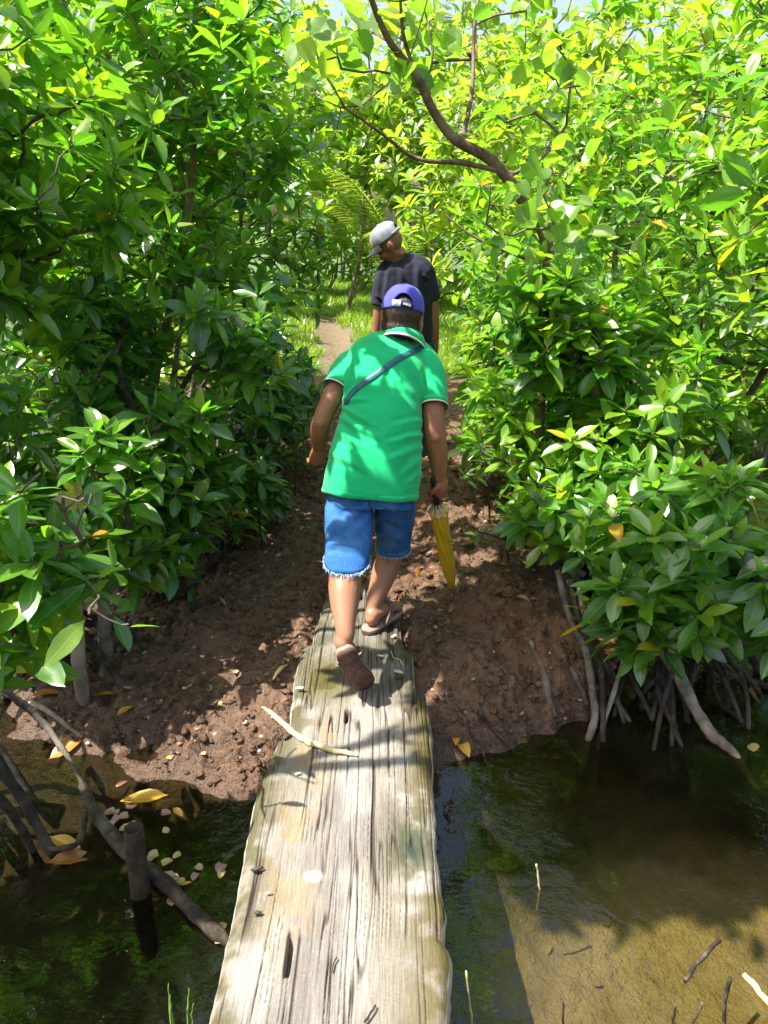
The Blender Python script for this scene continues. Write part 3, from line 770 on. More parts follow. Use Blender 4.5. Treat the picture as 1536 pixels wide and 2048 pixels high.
tdown = unit(hem0[0].mean(0) - hem0[1].mean(0))
grow_ = lambda ring, k: ring.mean(0) + (ring - ring.mean(0)) * k
wav = .004 * np.sin(np.linspace(0, 2 * np.pi, 60, endpoint=False) * 7)[:, None]
put('hem', band(grow_(ha, 1.0) - tdown * .016, grow_(ha, 1.028) + tdown * .010 + wav * np.array([0, 1, 0]), .003), M['shirt'], shirt_o)
# collar: a folded band round the neck
cc = P(806, 683, 3.035); cX = unit((.96, -.02, -.27)); cN = unit(np.array([.10, .42, .90])); cN = unit(cN - cX * np.dot(cX, cN)); cY = np.cross(cN, cX)
def collar_ring(r, ry, h, drop=0):
    th = np.linspace(R(-245), R(65), 60)      # open at the throat
    return np.array([cc + cX * r * math.cos(q) + cY * ry * math.sin(q) + cN * (h + drop * math.cos(q) ** 2) for q in th])
def collar_mesh(seq):
    a = Acc(); a.loft(seq, caps=False, closed=False); return a.mesh('collar')
co_ = put('collar', collar_mesh([collar_ring(.066, .064, .008), collar_ring(.068, .067, .030), collar_ring(.072, .073, .034), collar_ring(.080, .086, .022, -.004), collar_ring(.088, .098, .000, -.010)]), M['shirt'], shirt_o)
co_.modifiers.new('thick', 'SOLIDIFY').thickness = .003
for nm, r0, h0, r1, h1 in (('trim_white', .0882, .0005, .0905, -.0085), ('trim_navy', .0905, -.0086, .0912, -.0116)):
    o = put('collar_trim', collar_mesh([collar_ring(r0, r0 + .010, h0, -.010), collar_ring(r1, r1 + .010, h1, -.010)]), M[nm], co_)
    o.modifiers.new('thick', 'SOLIDIFY').thickness = .0035
# shorts
sh2 = Acc()
sh2.loft(px_rings([(955, 664, 826, 2.81, .125, 2), (985, 656, 829, 2.80, .138, 2), (1010, 652, 829, 2.79, .140, 1)], 40, 2.5)[::-1])
sL = [(985, 656, 748, 2.79, .105, 0), (1010, 650, 750, 2.755, .108, 0), (1050, 650, 748, 2.69, .105, 0), (1085, 650, 743, 2.615, .108, 1), (1114, 650, 738, 2.565, .108, 2)]
sR = [(985, 742, 829, 2.83, .105, 0), (1010, 744, 831, 2.86, .110, 0), (1045, 749, 828, 2.895, .098, 3), (1075, 752, 823, 2.925, .090, 6), (1091, 753, 820, 2.94, .086, 7)]
rL = px_rings(sL, 40, 2.3, (0, -.10, 1)); rR = px_rings(sR, 40, 2.3, (-.05, -.12, 1))
sh2.loft(rL); sh2.loft(rR)
d_me = sh2.remesh('denim_shorts', .0055, 5)
wrinkle(d_me, [(745, 1000, 690, 1040, .008, 8), (748, 1020, 700, 1075, .006, 8), (660, 990, 700, 1030, .006, 8), (652, 1060, 720, 1080, .005, 8), (655, 1090, 725, 1105, .005, 6), (750, 1000, 800, 1025, .007, 8), (752, 1030, 815, 1055, .006, 8), (756, 1060, 810, 1085, .005, 7), (822, 1010, 790, 1040, .006, 7), (740, 985, 745, 1040, -.012, 7)], .004, 10, 9)
sho = put('denim_shorts', d_me, M['denim'], woman)
for rr_, sgn in ((rL, 1), (rR, 1)):
    e = rr_[-1]; dn = unit(rr_[-1].mean(0) - rr_[-2].mean(0))
    q = np.linspace(0, 2 * np.pi, len(e), endpoint=False)
    put('hem', band(grow_(e, 1.0) - dn * .014, grow_(e, 1.05) + dn * .008 + .004 * np.sin(q * 5)[:, None] * dn, .004), M['denim'], sho)
    fa = Acc(); er = resample(np.concatenate([grow_(e, 1.045), grow_(e, 1.045)[:1]]), 5)
    for i in range(0, len(er) - 1):
        p = er[i] + dn * .006 + rng.normal(0, .001, 3); L = rng.uniform(.006, .017)
        fa.tube([p, p + dn * L * .6 + rng.normal(0, .002, 3), p + dn * L + rng.normal(0, .004, 3)], [.0011, .001, .0006], 4)
    tag(put('frayed_hem', fa.mesh('frayed_hem'), M['fray'], sho), kind='stuff')
# back pocket
for x0, x1, y0, Yc in ():
    pass
# hair under the cap
hr = Acc()
hr.ball(hc + hZ * .012 - hY * .010, np.array([.0765, .094, .085]), hX, hY, hZ, 32, 20); hr.ball(hc - hZ * .050 - hY * .040, np.array([.060, .048, .050]), hX, hY, hZ, 32, 20)
for q in (-1, 1): hr.ball(hc + hX * q * .060 - hZ * .040 - hY * .012, np.array([.016, .022, .034]), hX, hY, hZ, 16, 10)
h_me = hr.remesh('hair', .005, 4)
Vh = get_co(h_me); Nh = get_no(h_me); loc = (Vh - hc); lx = loc @ hX; ly = loc @ hY; lz = loc @ hZ
keep_in = sstep(.02, .07, ly)                       # face side pulled inside the head
set_co(h_me, Vh - hY * (keep_in * .05)[:, None] + Nh * (.003 * (vnoise(np.arctan2(lx, -ly) * 26, lz * 18, 4) - .4))[:, None])
hair_o = put('hair', h_me, M['hair'], woman)
st = Acc()
for i in range(150):
    a_ = rng.uniform(-1.15, 1.15); p = hc - hZ * rng.uniform(.035, .085) + hX * .066 * math.sin(a_) - hY * (.078 * math.cos(a_) - .0)
    out = unit(hX * math.sin(a_) - hY * math.cos(a_)); L = rng.uniform(.012, .03)
    st.tube([p - out * .004, p + out * .004 - hZ * L * .5, p + out * rng.uniform(-.004, .008) - hZ * L + hX * rng.normal(0, .004)], [.0012, .0011, .0005], 4)
tag(put('hair_strands', st.mesh('hair_strands'), M['hair'], hair_o), kind='stuff')
# cap
wcap = empty('cap', hc, None); wcap.parent = woman; wcap.matrix_parent_inverse = Matrix.Translation(-world_loc(woman))
cZ = unit(hZ + hY * -.02); cYv = unit(np.cross(cZ, hX)); rim = hc + hZ * .018 - hY * .004
cap(wcap, rim, hX, cYv, cZ, .0835, .104, .105, M['cap_blue'], M['cap_blue'])
def on_rim(lat, z, lift=0.0):
    k = math.sqrt(max(0, 1 - (lat / .0835) ** 2)); return rim + hX * lat * (1 + lift) - cYv * (.104 * k * (1 + lift) + lift * .02) + cZ * z
def strip(l0, l1, z0, z1, lift, tilt=0.0, n=14):
    a = Acc(); rr_ = []
    for i in range(n + 1):
        l = l0 + (l1 - l0) * i / n; dz = tilt * (i / n - .5)
        rr_.append(np.array([on_rim(l, z0 + dz, lift), on_rim(l, z1 + dz, lift), on_rim(l, z1 + dz, lift - .02), on_rim(l, z0 + dz, lift - .02)]))
    a.loft(rr_); return a.mesh('strip')
strap_o = put('back_strap', strip(-.044, .044, .002, .024, .025, -.006), M['cap_blue'], wcap)
put('white_label', strip(-.039, -.008, .004, .026, .05), M['white_label'], strap_o)
put('navy_label', strip(-.0075, .038, .001, .024, .05, -.005), M['cap_navy'], strap_o)
def text_mesh(body_, size):
    cu = bpy.data.curves.new('txt', 'FONT'); cu.body = body_; cu.size = size; cu.align_x = 'CENTER'; cu.align_y = 'CENTER'; cu.extrude = .0006; cu.offset = size * .025
    o = bpy.data.objects.new('txt', cu); link(o); bpy.context.view_layer.update()
    me = bpy.data.meshes.new_from_object(o.evaluated_get(bpy.context.evaluated_depsgraph_get()))
    bpy.data.objects.remove(o); me.materials.clear(); return me
def wrap(me, lat, z, lift, tilt=0):
    V = get_co(me); W = []
    for v in V: W.append(on_rim(lat + v[0], z + v[1] + tilt * v[0], lift) - cYv * v[2])
    set_co(me, np.array(W)); return me
put('lettering', wrap(text_mesh('NIKE', .0125), .015, .0125, .062, -.12), M['letter'], strap_o)
ck = Acc(); cpts = [(-.0085, .0018), (-.0062, -.0022), (-.0025, -.0030), (.0085, .0042)]
P3 = [on_rim(-.0235 + x, .0150 + z, .062) for x, z in cpts]
ck.tube(P3, [.0006, .0017, .0017, .0004], 6, True, None, None, 3); put('check_mark', ck.mesh('check_mark'), M['mark'], strap_o)
# earring
er_ = Acc(); ec = P(839, 677, 3.06); a_ = np.linspace(0, 2 * np.pi, 25)
er_.tube([ec + .0095 * (np.array([1, .2, 0]) * math.cos(q) + np.array([0, 0, 1.]) * math.sin(q)) for q in a_], .0018, 8, False)
er_.tube([ec + np.array([0, 0, .0095]), P(842, 662, 3.06), P(846, 646, 3.065)], [.0016, .0015, .0015], 6)
put('earring', er_.mesh('earring'), M['gold'], woman)
# sandals
def sandal(o, d, n, inner, straps, bend=0):
    root = empty('sandal', o); root.parent = woman; root.matrix_parent_inverse = Matrix.Translation(-world_loc(woman))
    a = sole(o, d, n, inner, 1.0, .016, bend); so = put('sole', a.mesh('sole'), M['sandal'], root)
    a2 = sole(o - n * .0155, d, n, inner, 1.015, .011, bend); put('outsole', a2.mesh('outsole'), M['sandal_sole'], root)
    for pts, w in straps:
        q = [o + d * x + inner * y_ + n * z_ for x, y_, z_ in pts]
        ac = Acc(); ac.tube(q, w, 10, True, n, .32, 5); put('strap', ac.mesh('strap'), M['sandal_strap'], root)
    return root
st_v = [([(.085, .040, -.004), (.105, .044, .022), (.140, .034, .056), (.172, .018, .052), (.205, .010, .022), (.212, .008, .004)], .0105),
        ([(.085, -.040, -.004), (.105, -.042, .020), (.140, -.026, .050), (.168, .004, .052), (.200, .012, .026)], .0105),
        ([(.070, .038, -.004), (.088, .042, .020), (.118, .034, .062), (.130, .0, .072), (.118, -.034, .060), (.088, -.040, .020), (.070, -.038, -.004)], .0090)]
sandal(heelR + upv * .002, dR, upv, inR, st_v)
sandal(heelL + nL * .010, dL, nL, inL, st_v)
# bag strap across the back (the bag itself hangs in front)
bag = empty('shoulder_bag', P(700, 830, 3.0), 'dark teal crossbody strap of a shoulder bag over the green shirt', 'bag')
from mathutils.bvhtree import BVHTree
bv = BVHTree.FromPolygons([tuple(v) for v in get_co(s_me)], [tuple(p.vertices) for p in s_me.polygons])
def on_shirt(px, py, lift=.004):
    d = ray(px, py); h = bv.ray_cast(Vector(CAM), Vector(unit(d)))
    return (np.array(h[0]) + np.array(h[1]) * lift, np.array(h[1])) if h[0] is not None else None
path = [(842, 699), (825, 704), (800, 716), (775, 733), (750, 751), (725, 768), (708, 783), (698, 796), (691, 808)]
hits = [on_shirt(*p) for p in resample(np.array([(x, y, 0.) for x, y in path]), 4)[:, :2]]
hits = [h for h in hits if h is not None]
ring_ = []
for i, (p, n_) in enumerate(hits):
    tdir = unit(hits[min(i + 1, len(hits) - 1)][0] - hits[max(i - 1, 0)][0]); w = unit(np.cross(tdir, n_))
    ring_.append(np.array([p + w * .0115, p + n_ * .0015 + w * .010, p + n_ * .0015 - w * .010, p - w * .0115, p - n_ * .004]))
a = Acc(); a.loft(ring_); put('strap', a.mesh('strap'), M['strap'], bag)
a = Acc(); fr_ = [hits[0][0], hits[0][0] + np.array([.0, .05, .012]), P(835, 720, 3.12), P(780, 800, 3.10), P(720, 850, 3.06)]
a.tube(fr_, .008, 8, True, None, .4, 4); put('front_strap', a.mesh('front_strap'), M['strap'], bag)
a = Acc(); bc = P(715, 862, 3.07); a.box(bc, (.07, .022, .05)); o = put('pouch', a.mesh('pouch', False), M['strap'], bag); bvm = o.modifiers.new('b', 'BEVEL'); bvm.width = .012; bvm.segments = 3

# ---- umbrella
M['umb'] = cloth('yellow_umbrella_cloth', (.72, .46, .008), 300, .6, .15, .1); M['umb_lining'] = cloth('beige_umbrella_hem', (.50, .40, .20), 300, .7)
M['black'] = simple('black_plastic', (.012, .012, .014), .35, 60, .1, .05)
umb = empty('umbrella', tip_g, 'folded yellow umbrella with black handle held like a cane', 'umbrella')
a = Acc(); a.tube([uTop - uD * .012, uTop, uTop + uD * .05, uTop + uD * .10, uTop + uD * .128], [.009, .0115, .0105, .0105, .0125], 14, True, None, None, 3, True); put('handle', a.mesh('handle'), M['black'], umb)
a = Acc(); a.tube([uTop + uD * .12, tip_g - uD * .01], [.004, .004], 8); put('shaft', a.mesh('shaft'), M['black'], umb)
def folded(s0, s1, prof, nlobe, twist, depth, mat, name, seed):
    K = 60; m = 48; rings = []
    for i in range(K + 1):
        f = i / K; s_ = s0 + (s1 - s0) * f; r_ = np.interp(f, *prof); th = np.linspace(0, 2 * np.pi, m, endpoint=False)
        ph = th * nlobe + twist * f
        rr = r_ * (1 + depth * (np.abs(np.sin(ph / 2)) - .6) + .05 * np.sin(th * 3 + f * 17 + seed))
        rings.append(uTop + uD * s_ + rr[:, None] * (np.cos(th)[:, None] * uX + np.sin(th)[:, None] * uY))
    a = Acc(); a.loft(rings); return put(name, a.mesh(name), mat, umb)
folded(.165, uL - .012, ([0, .06, .3, .55, .8, .93, 1], [.034, .030, .0285, .0285, .024, .015, .006]), 8, 15, .52, M['umb'], 'canopy', 1)
folded(.132, .190, ([0, .3, .75, 1], [.014, .024, .040, .033]), 8, 2, .34, M['umb_lining'], 'canopy_hem', 4)
for k in range(8):
    q = R(45 * k); c_ = math.cos(q) * uX + math.sin(q) * uY
    a = Acc(); a.tube([uTop + uD * .112 + c_ * .013, uTop + uD * .150 + c_ * .020], [.0022, .0018], 6); put('rib_tip', a.mesh('rib_tip'), M['black'], umb)
a = Acc(); a.tube([tip_g - uD * .028, tip_g], [.005, .003], 8); put('ferrule', a.mesh('ferrule'), M['black'], umb)

# ---- man in dark tee
mY = 5.4
man = empty('person', (P(810, 700, mY)[0], mY, gz(P(810, 700, mY)[0], mY)), 'person in faded black tee and grey cap looking down to the left', 'person')
mb = Acc(); mhc = P(781, 487, 5.38)
mYv = unit((-.76, .26, -.66)); mX = unit(np.cross(mYv, (-0.05, -.15, 1))); mZ = np.cross(mX, mYv)
head(mb, mhc, mX, mYv, mZ, 1.06); eyes(man, mhc, mX, mYv, mZ, M['eye'])
mb.tube([mhc - mZ * .06 - mYv * .02, P(793, 515, 5.40), P(800, 535, 5.41)], [.056, .06, .072], 16)
mtor = [(980, 765, 862, 5.42, .11, 0), (800, 760, 862, 5.42, .12, 0), (700, 760, 860, 5.42, .12, 0), (620, 760, 862, 5.42, .12, 0), (560, 762, 858, 5.42, .115, 0), (530, 775, 850, 5.41, .09, 0)]
mb.loft(px_rings(mtor, 28))
for pts in ([(772, 545, 5.41), (763, 590, 5.40), (757, 640, 5.40), (754, 690, 5.42), (756, 735, 5.46)], [(852, 548, 5.42), (861, 590, 5.42), (866, 640, 5.42), (867, 690, 5.46), (864, 735, 5.52)]):
    q = np.array([P(*p) for p in pts]); mb.tube(q, [.056, .048, .042, .038, .028], 14, True, None, None, 3, True)
    hand(mb, q[-1], q[-1] - q[-2], np.array([0, -1, .2]), np.array([.5 if pts[0][0] > 800 else -.5, .6, 0]), (.3, .5, .4), 1.05)
gzm = gz(man.location[0], mY)
for sx, dy in ((-.10, -.05), (.10, .12)):
    hx = P(811, 900, 5.42)[0] + sx; kz = gzm + .45
    mb.tube([(hx, 5.42, gzm + .85), (hx, 5.42 + dy * .4, kz), (hx, 5.42 + dy - .06, gzm + .09)], [.085, .058, .040], 14, True, None, None, 4, True)
    foot(mb, np.array([hx, 5.42 + dy - .09, gzm + .012]), np.array([0, 1., 0]), upv, np.array([-np.sign(sx), 0, 0]), 1.08)
put('body', mb.remesh('body', .0065, 4), M['skin_man'], man)
tee = Acc()
tee.loft(px_rings([(790, 754, 868, 5.42, .135, 0), (720, 755, 866, 5.42, .135, 0), (650, 756, 864, 5.42, .132, 0), (600, 756, 865, 5.42, .13, 0), (565, 756, 865, 5.42, .128, 2), (540, 760, 862, 5.415, .115, 4), (524, 768, 852, 5.41, .095, 5), (514, 780, 832, 5.405, .065, 5)], 40, 2.5))
for pts in ([(772, 540, 5.41), (763, 575, 5.40), (757, 611, 5.40)], [(850, 542, 5.42), (860, 570, 5.42), (865, 601, 5.42)]):
    tee.tube([P(*p) for p in pts], [.060, .058, .060], 20, True, None, None, 4)
for pts_ in ([P(800, 518, 5.405), P(780, 530, 5.41), P(767, 552, 5.41), P(762, 580, 5.40)], [P(812, 518, 5.405), P(838, 526, 5.41), P(853, 546, 5.42), P(860, 575, 5.42)]):
    tee.tube(pts_, [.048, .056, .060, .058], 20, True, None, None, 4, True)
t_me = tee.remesh('tee', .007, 10)
wrinkle(t_me, [(800, 540, 815, 620, .010, 6), (835, 530, 838, 600, .010, 6), (770, 545, 790, 600, .008, 5), (780, 530, 770, 600, .008, 5), (820, 560, 850, 640, .008, 6), (752, 590, 770, 600, .006, 4), (845, 550, 862, 560, .007, 4)], .008, 7, 12)
put('tee_shirt', t_me, M['tee'], man)
tr_ = Acc(); 
tr_.loft(px_rings([(930, 760, 866, 5.42, .14, 0), (780, 758, 864, 5.42, .135, 0)], 32, 2.4)[::-1])
for sx, dy in ((-.10, -.05), (.10, .12)):
    hx = P(811, 900, 5.42)[0] + sx
    tr_.tube([(hx, 5.42, gzm + .84), (hx, 5.42 + dy * .3, gzm + .5), (hx, 5.42 + dy * .8 - .03, gzm + .22)], [.105, .085, .075], 20, True, None, None, 4)
put('trousers', tr_.remesh('trousers', .008, 4), M['trousers'], man)
mcap = empty('cap', mhc); mcap.parent = man; mcap.matrix_parent_inverse = Matrix.Translation(-world_loc(man))
mcz = unit(mZ + mYv * -.10); mcy = unit(np.cross(mcz, mX)); mrim = mhc + mZ * .036
cap(mcap, mrim, mX, mcy, mcz, .089, .110, .105, M['cap_grey'], M['cap_dark'], True, True)
sv = Acc(); a_ = np.linspace(R(215), R(325), 12)
sv.loft([np.array([mrim + mX * .0905 * math.cos(q) + mcy * .112 * math.sin(q) + mcz * z for z in (.002, .018)] + [mrim + mX * .087 * math.cos(q) + mcy * .108 * math.sin(q) + mcz * z for z in (.018, .002)]) for q in a_])
put('back_strap', sv.mesh('back_strap'), M['cap_grey'], mcap)

# ------------------------------------------------------------------ leaves and trees
def leaf_template(rows_v, cols_u, width, fold, droop, wave, tipcurl, shape):
    V = []; UV = []
    for v in rows_v:
        if shape == 'long':
            w = width * (max(0, math.sin(math.pi * min(1, max(0, (v - .07) / .93)) ** .86)) ** .80) + .010
            if v >= .999: w = .004
        elif shape == 'round':
            q = max(0, (v - .16) / .84); w = width * math.sqrt(max(0, 1 - (1.72 * (q - .42)) ** 2)) * (1.12 - .28 * q) + .008
            if v < .17: w = .008
            if v >= .999: w = .006
        else:
            w = width * (max(0, math.sin(math.pi * v ** .6)) ** .9) + .01
        for u in cols_u:
            back = -.10 * abs(u) if shape == 'round' and .15 < v < .3 else 0
            z = fold * abs(u) * w - droop * v * v + wave * math.sin(v * 9 + u * 2) * abs(u) + tipcurl * max(0, v - .7) ** 2
            V.append((u * w, v + back, z)); UV.append((u, v))
    m = len(cols_u); Q_ = []
    for i in range(len(rows_v) - 1):
        for j in range(m - 1):
            a = i * m + j; Q_.append((a, a + 1, a + m + 1, a + m))
    return np.array(V), np.array(UV), np.array(Q_)
R7 = (0, .09, .22, .40, .60, .82, 1.0); C5 = (-1, -.5, 0, .5, 1); R4 = (0, .15, .5, .8, 1.0); C3 = (-1, 0, 1)
def variants(rv, cu, shape, w0, n, seed):
    r = np.random.default_rng(seed)
    return [leaf_template(rv, cu, w0 * r.uniform(.82, 1.18), r.uniform(.12, .55), r.uniform(-.05, .22), r.uniform(-.02, .03), r.uniform(-.6, .3), shape) for _ in range(n)]
LONG_HI = variants(R7, C5, 'long', .180, 8, 1); LONG_LO = variants(R4, C3, 'long', .185, 8, 2)
ROUND_HI = variants(R7, C5, 'round', .44, 6, 3); ROUND_LO = variants(R4, C3, 'round', .44, 6, 4)
TEMPL = {'long': (LONG_HI, LONG_LO), 'round': (ROUND_HI, ROUND_LO)}

class Leaves:
    """one record per leaf: origin, 3x3 frame (width, length, normal), length, tone, shape variant"""
    def __init__(s): s.o = []; s.b = []; s.L = []; s.t = []; s.k = []
    def add(s, o, d, n, L, tone, k):
        d = unit(d); x = np.cross(d, n); x = unit(x) if np.linalg.norm(x) > 1e-4 else unit(np.cross(d, [1, 0, .1])); z = np.cross(x, d)
        s.o.append(o); s.b.append(np.stack([x, d, z])); s.L.append(L); s.t.append(tone); s.k.append(k)
    def fin(s):
        s.o = np.array(s.o); s.b = np.array(s.b); s.L = np.array(s.L); s.t = np.clip(np.array(s.t), 0, 1); s.k = np.array(s.k, int)
        s.c = s.o + s.b[:, 1] * (s.L * .5)[:, None]; return s
    def merged(s, mask, tp, name):
        Vs, Us, Qs = [], [], []; off = 0
        for k, (tv, tu, tq) in enumerate(tp):
            i = np.where(mask & (s.k % len(tp) == k))[0]
            if not len(i): continue
            V = s.o[i][:, None] + np.einsum('vj,njc->nvc', tv, s.b[i]) * s.L[i][:, None, None]
            U = np.concatenate([np.repeat(tu[None], len(i), 0), np.repeat(s.t[i][:, None, None], len(tu), 1)], 2)
            q = tq[None] + (np.arange(len(i)) * len(tv))[:, None, None] + off
            Vs.append(V.reshape(-1, 3)); Us.append(U.reshape(-1, 3)); Qs.append(q.reshape(-1, 4)); off += len(i) * len(tv)
        if not Vs: return None
        return fast_mesh(name, np.concatenate(Vs), np.concatenate(Qs), vec={'luv': np.concatenate(Us)})

TONES = np.array([.06, .2, .34, .48, .60, .70, .80, .88, .94, .99])
_leafmesh = {}
def leaf_mesh(shape, k, tone, mat):
    hi = TEMPL[shape][0]; ti = int(np.argmin(np.abs(TONES - tone))); key = (shape, k % len(hi), ti, mat.name)
    if key not in _leafmesh:
        tv, tu, tq = hi[k % len(hi)]
        me = fast_mesh('leaf', tv, tq, vec={'luv': np.concatenate([tu, np.full((len(tu), 1), TONES[ti])], 1)}); me.materials.append(mat); _leafmesh[key] = me
    return _leafmesh[key]

def blocked(p):
    """the walking corridor stays free"""
    p = np.asarray(p, float); x, y, z = p[..., 0], p[..., 1], p[..., 2]
    c = np.interp(y, [0, 3, 5.4, 7, 9, 11.5, 14], [0, 0, .12, .0, -.45, -.8, -.8])
    lo, hi = np.interp(y, [0, 2.6, 3.3, 4.6, 6, 9, 12], [-.42, -.52, -.42, -.36, -.50, -.55, -.6]), np.interp(y, [0, 2.3, 2.8, 3.4, 4.6, 6, 9, 12], [.50, .55, .50, .34, .33, .40, .5, .6])
    return (z < 2.1) & (y < 13) & (lo < x - c) & (x - c < hi)

def rosette(Lv, tip, d, L, r, tone0, n=None, round_=False):
    d = unit(d); x = unit(np.cross(d, [.3, .2, 1] if abs(d[2]) > .9 else [0, 0, 1])); y = np.cross(d, x)
    n = n or int(r.integers(6, 11)); a0 = r.uniform(0, 6.28)
    for i in range(n):
        f = i / max(1, n - 1)                                   # 0 outer old leaves .. 1 inner young ones
        az = a0 + i * 2.4 + r.normal(0, .25); el = -.25 + 1.35 * f ** 1.2 + r.normal(0, .18)
        rad = math.cos(az) * x + math.sin(az) * y
        dirn = rad * math.cos(el) + d * math.sin(el) + np.array([0, 0, -.10])
        nrm = d * math.cos(el) - rad * math.sin(el) + r.normal(0, .22, 3) + np.array([0, 0, .35])
        tone = tone0 + .30 * f ** 2 + r.normal(0, .15)
        q = r.random()
        if q < .010: tone = r.uniform(.93, 1.0)
        elif tone > .90: tone = r.uniform(.80, .90)
        Lv.add(tip - d * (.035 * (1 - f)) + rad * .004, dirn, nrm, L * (1.08 - .35 * f ** 2) * r.uniform(.78, 1.12), tone, int(r.integers(0, 1000)))

TREES = []
# openings cut into the crowns so that sun reaches shirt, cap, plank and mud
GAPS = [(P(700, 722, 2.93), .055), (P(722, 745, 2.88), .060), (P(783, 705, 2.96), .045), (P(785, 765, 2.85), .055), (P(845, 745, 2.9), .040), (P(690, 905, 2.72), .050), (P(735, 885, 2.72), .045), (P(752, 930, 2.68), .040), (P(668, 945, 2.70), .035), (P(868, 875, 2.84), .03), (P(790, 605, 3.0), .07), (P(688, 1170, 2.45), .10), (P(690, 1290, 2.27), .07), (P(660, 770, 2.9), .03),
        (G(430, 1500, -.1), .10), (G(520, 1470, -.05), .07), (G(330, 1480, -.15), .05), (G(240, 1520, -.18), .05), (G(860, 1150), .10), (G(600, 1230), .05), (G(960, 1130, -.02), .08), (G(540, 1090), .06), (P(780, 455, 5.35), .10), (P(770, 520, 5.3), .06)]
GAPS = [(p, rad * (.62 if i < 11 else 1)) for i, (p, rad) in enumerate(GAPS)]
def in_gap(c, r):
    bad = np.zeros(len(c), bool)
    for p, rad in GAPS:
        v = c - p; t_ = v @ SUN; d_ = np.linalg.norm(v - t_[:, None] * SUN, axis=1); bad |= (t_ > .25) & (d_ < rad + .028)
    s0 = c - SUN * (c[:, 2] / SUN[2])[:, None]                       # where the leaf's shadow meets the plank
    on = (s0[:, 1] > .9) & (s0[:, 1] < 2.28) & (s0[:, 0] > -.40) & (s0[:, 0] < .22) & (c[:, 2] > .05)
    s1 = c - SUN * ((c[:, 2] + .45) / SUN[2])[:, None]               # and the sunlit corner of the creek bed
    on2 = (s1[:, 0] > .40) & (s1[:, 1] < 1.72 + .14 * s1[:, 0]) & (c[:, 2] > .8)
    return bad | ((on | on2) & (r.random(len(c)) < .93))
def grow_tree(name, label, base, blobs, L=.125, seed=0, stems=2, roots=8, tone=.38, group='mangrove trees', cat='tree', shape='long', mat='leaf', bark='bark', skel=None, srad=None, tip_r=.0030, upb=.55, nobj=300, rootlen=.55, flat=None, noroot_z=None, keep=None, bend=.5):
    r = np.random.default_rng(1000 + seed); bx, by = base; bz = gz(bx, by) - .06
    pts = []
    for (cx_, cy_, cz_, rx, ry, rz, n) in blobs:
        m_ = n * 8
        v = r.normal(0, 1, (m_, 3)); v = v / np.linalg.norm(v, axis=1)[:, None] * (r.random(m_) ** (1 / 2.6))[:, None]
        p = np.array([cx_, cy_, cz_]) + v * np.array([rx, ry, rz])
        ok = fbm(p[:, 0] * 2.1 + seed * 3.7, p[:, 2] * 2.1 + p[:, 1] * 1.3, 2, seed) > -.16
        ok &= (p[:, 2] > np.maximum(ground_z(p[:, 0], p[:, 1], False), WATER) + .12) & ~blocked(p)
        if keep: ok &= keep(p)
        pts += list(p[ok][:n])
    if not pts: return
    pts = np.array(pts); cen = pts.mean(0)
    nodes = []; par = []; fixed = []
    if skel is None:
        for s_ in range(stems):
            b0 = np.array([bx, by, bz]) + np.array([*r.normal(0, .06, 2), 0]) * (s_ > 0)
            tgt = pts[r.integers(0, len(pts))] * .45 + cen * .55; tgt[2] = cen[2] + .25 * (pts[:, 2].max() - cen[2])
            K = max(5, int(np.linalg.norm(tgt - b0) / .13)); prev = -1
            w1, w2 = r.normal(0, .10, 3), r.normal(0, .06, 3)
            for i in range(K + 1):
                f = i / K; q = b0 * (1 - f) + tgt * f + w1 * math.sin(f * 3.1) + w2 * math.sin(f * 6.3); q[2] = b0[2] + (tgt[2] - b0[2]) * f ** .85
                nodes.append(q); par.append(prev); prev = len(nodes) - 1
    else:
        for br in skel:
            st = br['pts']; prev = br.get('from', -1)
            if prev == 'near':
                prev = int(np.argmin(np.linalg.norm(np.array(nodes) - st[0], axis=1)))
            for q in resample(np.array(st), 4): nodes.append(q); par.append(prev); prev = len(nodes) - 1
    n_trunk = len(nodes)
    order = np.argsort(np.min(np.linalg.norm(pts[:, None] - np.array(nodes)[None, ::2], axis=2), axis=1))
    cap_ = n_trunk + len(pts) * 3 + 5; A = np.zeros((cap_, 3)); A[:n_trunk] = nodes; par = par + [0] * (cap_ - n_trunk); k = n_trunk; tips = []
    for oi in order:
        p = pts[oi]; D = np.linalg.norm(A[:k] - p, axis=1) + .55 * np.maximum(0, A[:k, 2] - p[2] + .05)
        if skel is None: D[:2] += 3
        j = int(np.argmin(D)); a = A[j]; d = np.linalg.norm(p - a)
        m1 = a + (p - a) * .38 + r.normal(0, .06, 3) * d + np.array([0, 0, -.05 * d * (bend * 2)]); m2 = a + (p - a) * .74 + r.normal(0, .05, 3) * d + np.array([0, 0, -.07 * d * (bend * 2)])
        if d > .07:
            A[k] = m1; par[k] = j; A[k + 1] = m2; par[k + 1] = k; A[k + 2] = p; par[k + 2] = k + 1; tips.append(k + 2); k += 3
        else:
            A[k] = p; par[k] = j; tips.append(k); k += 1
    cnt = np.zeros(k)
    for t_ in tips: cnt[t_] = 1
    for i in range(k - 1, -1, -1):
        if par[i] >= 0 and i >= n_trunk: cnt[par[i]] += cnt[i]
    for i in range(n_trunk - 1, -1, -1):
        if par[i] >= 0: cnt[par[i]] += cnt[i]
    rad = tip_r * np.maximum(cnt, .6) ** .40
    if srad is not None: rad[:n_trunk] = np.maximum(rad[:n_trunk] * .3, np.array(srad)[:n_trunk])
    # wood
    e = np.array([i for i in range(k) if par[i] >= 0]); pa = np.array([par[i] for i in e])
    if seed >= 60 and seed < 70:                                    # no twigs across the openings either
        tw = in_gap((A[pa] + A[e]) / 2, r) & (rad[e] < .011); e, pa = e[~tw], pa[~tw]
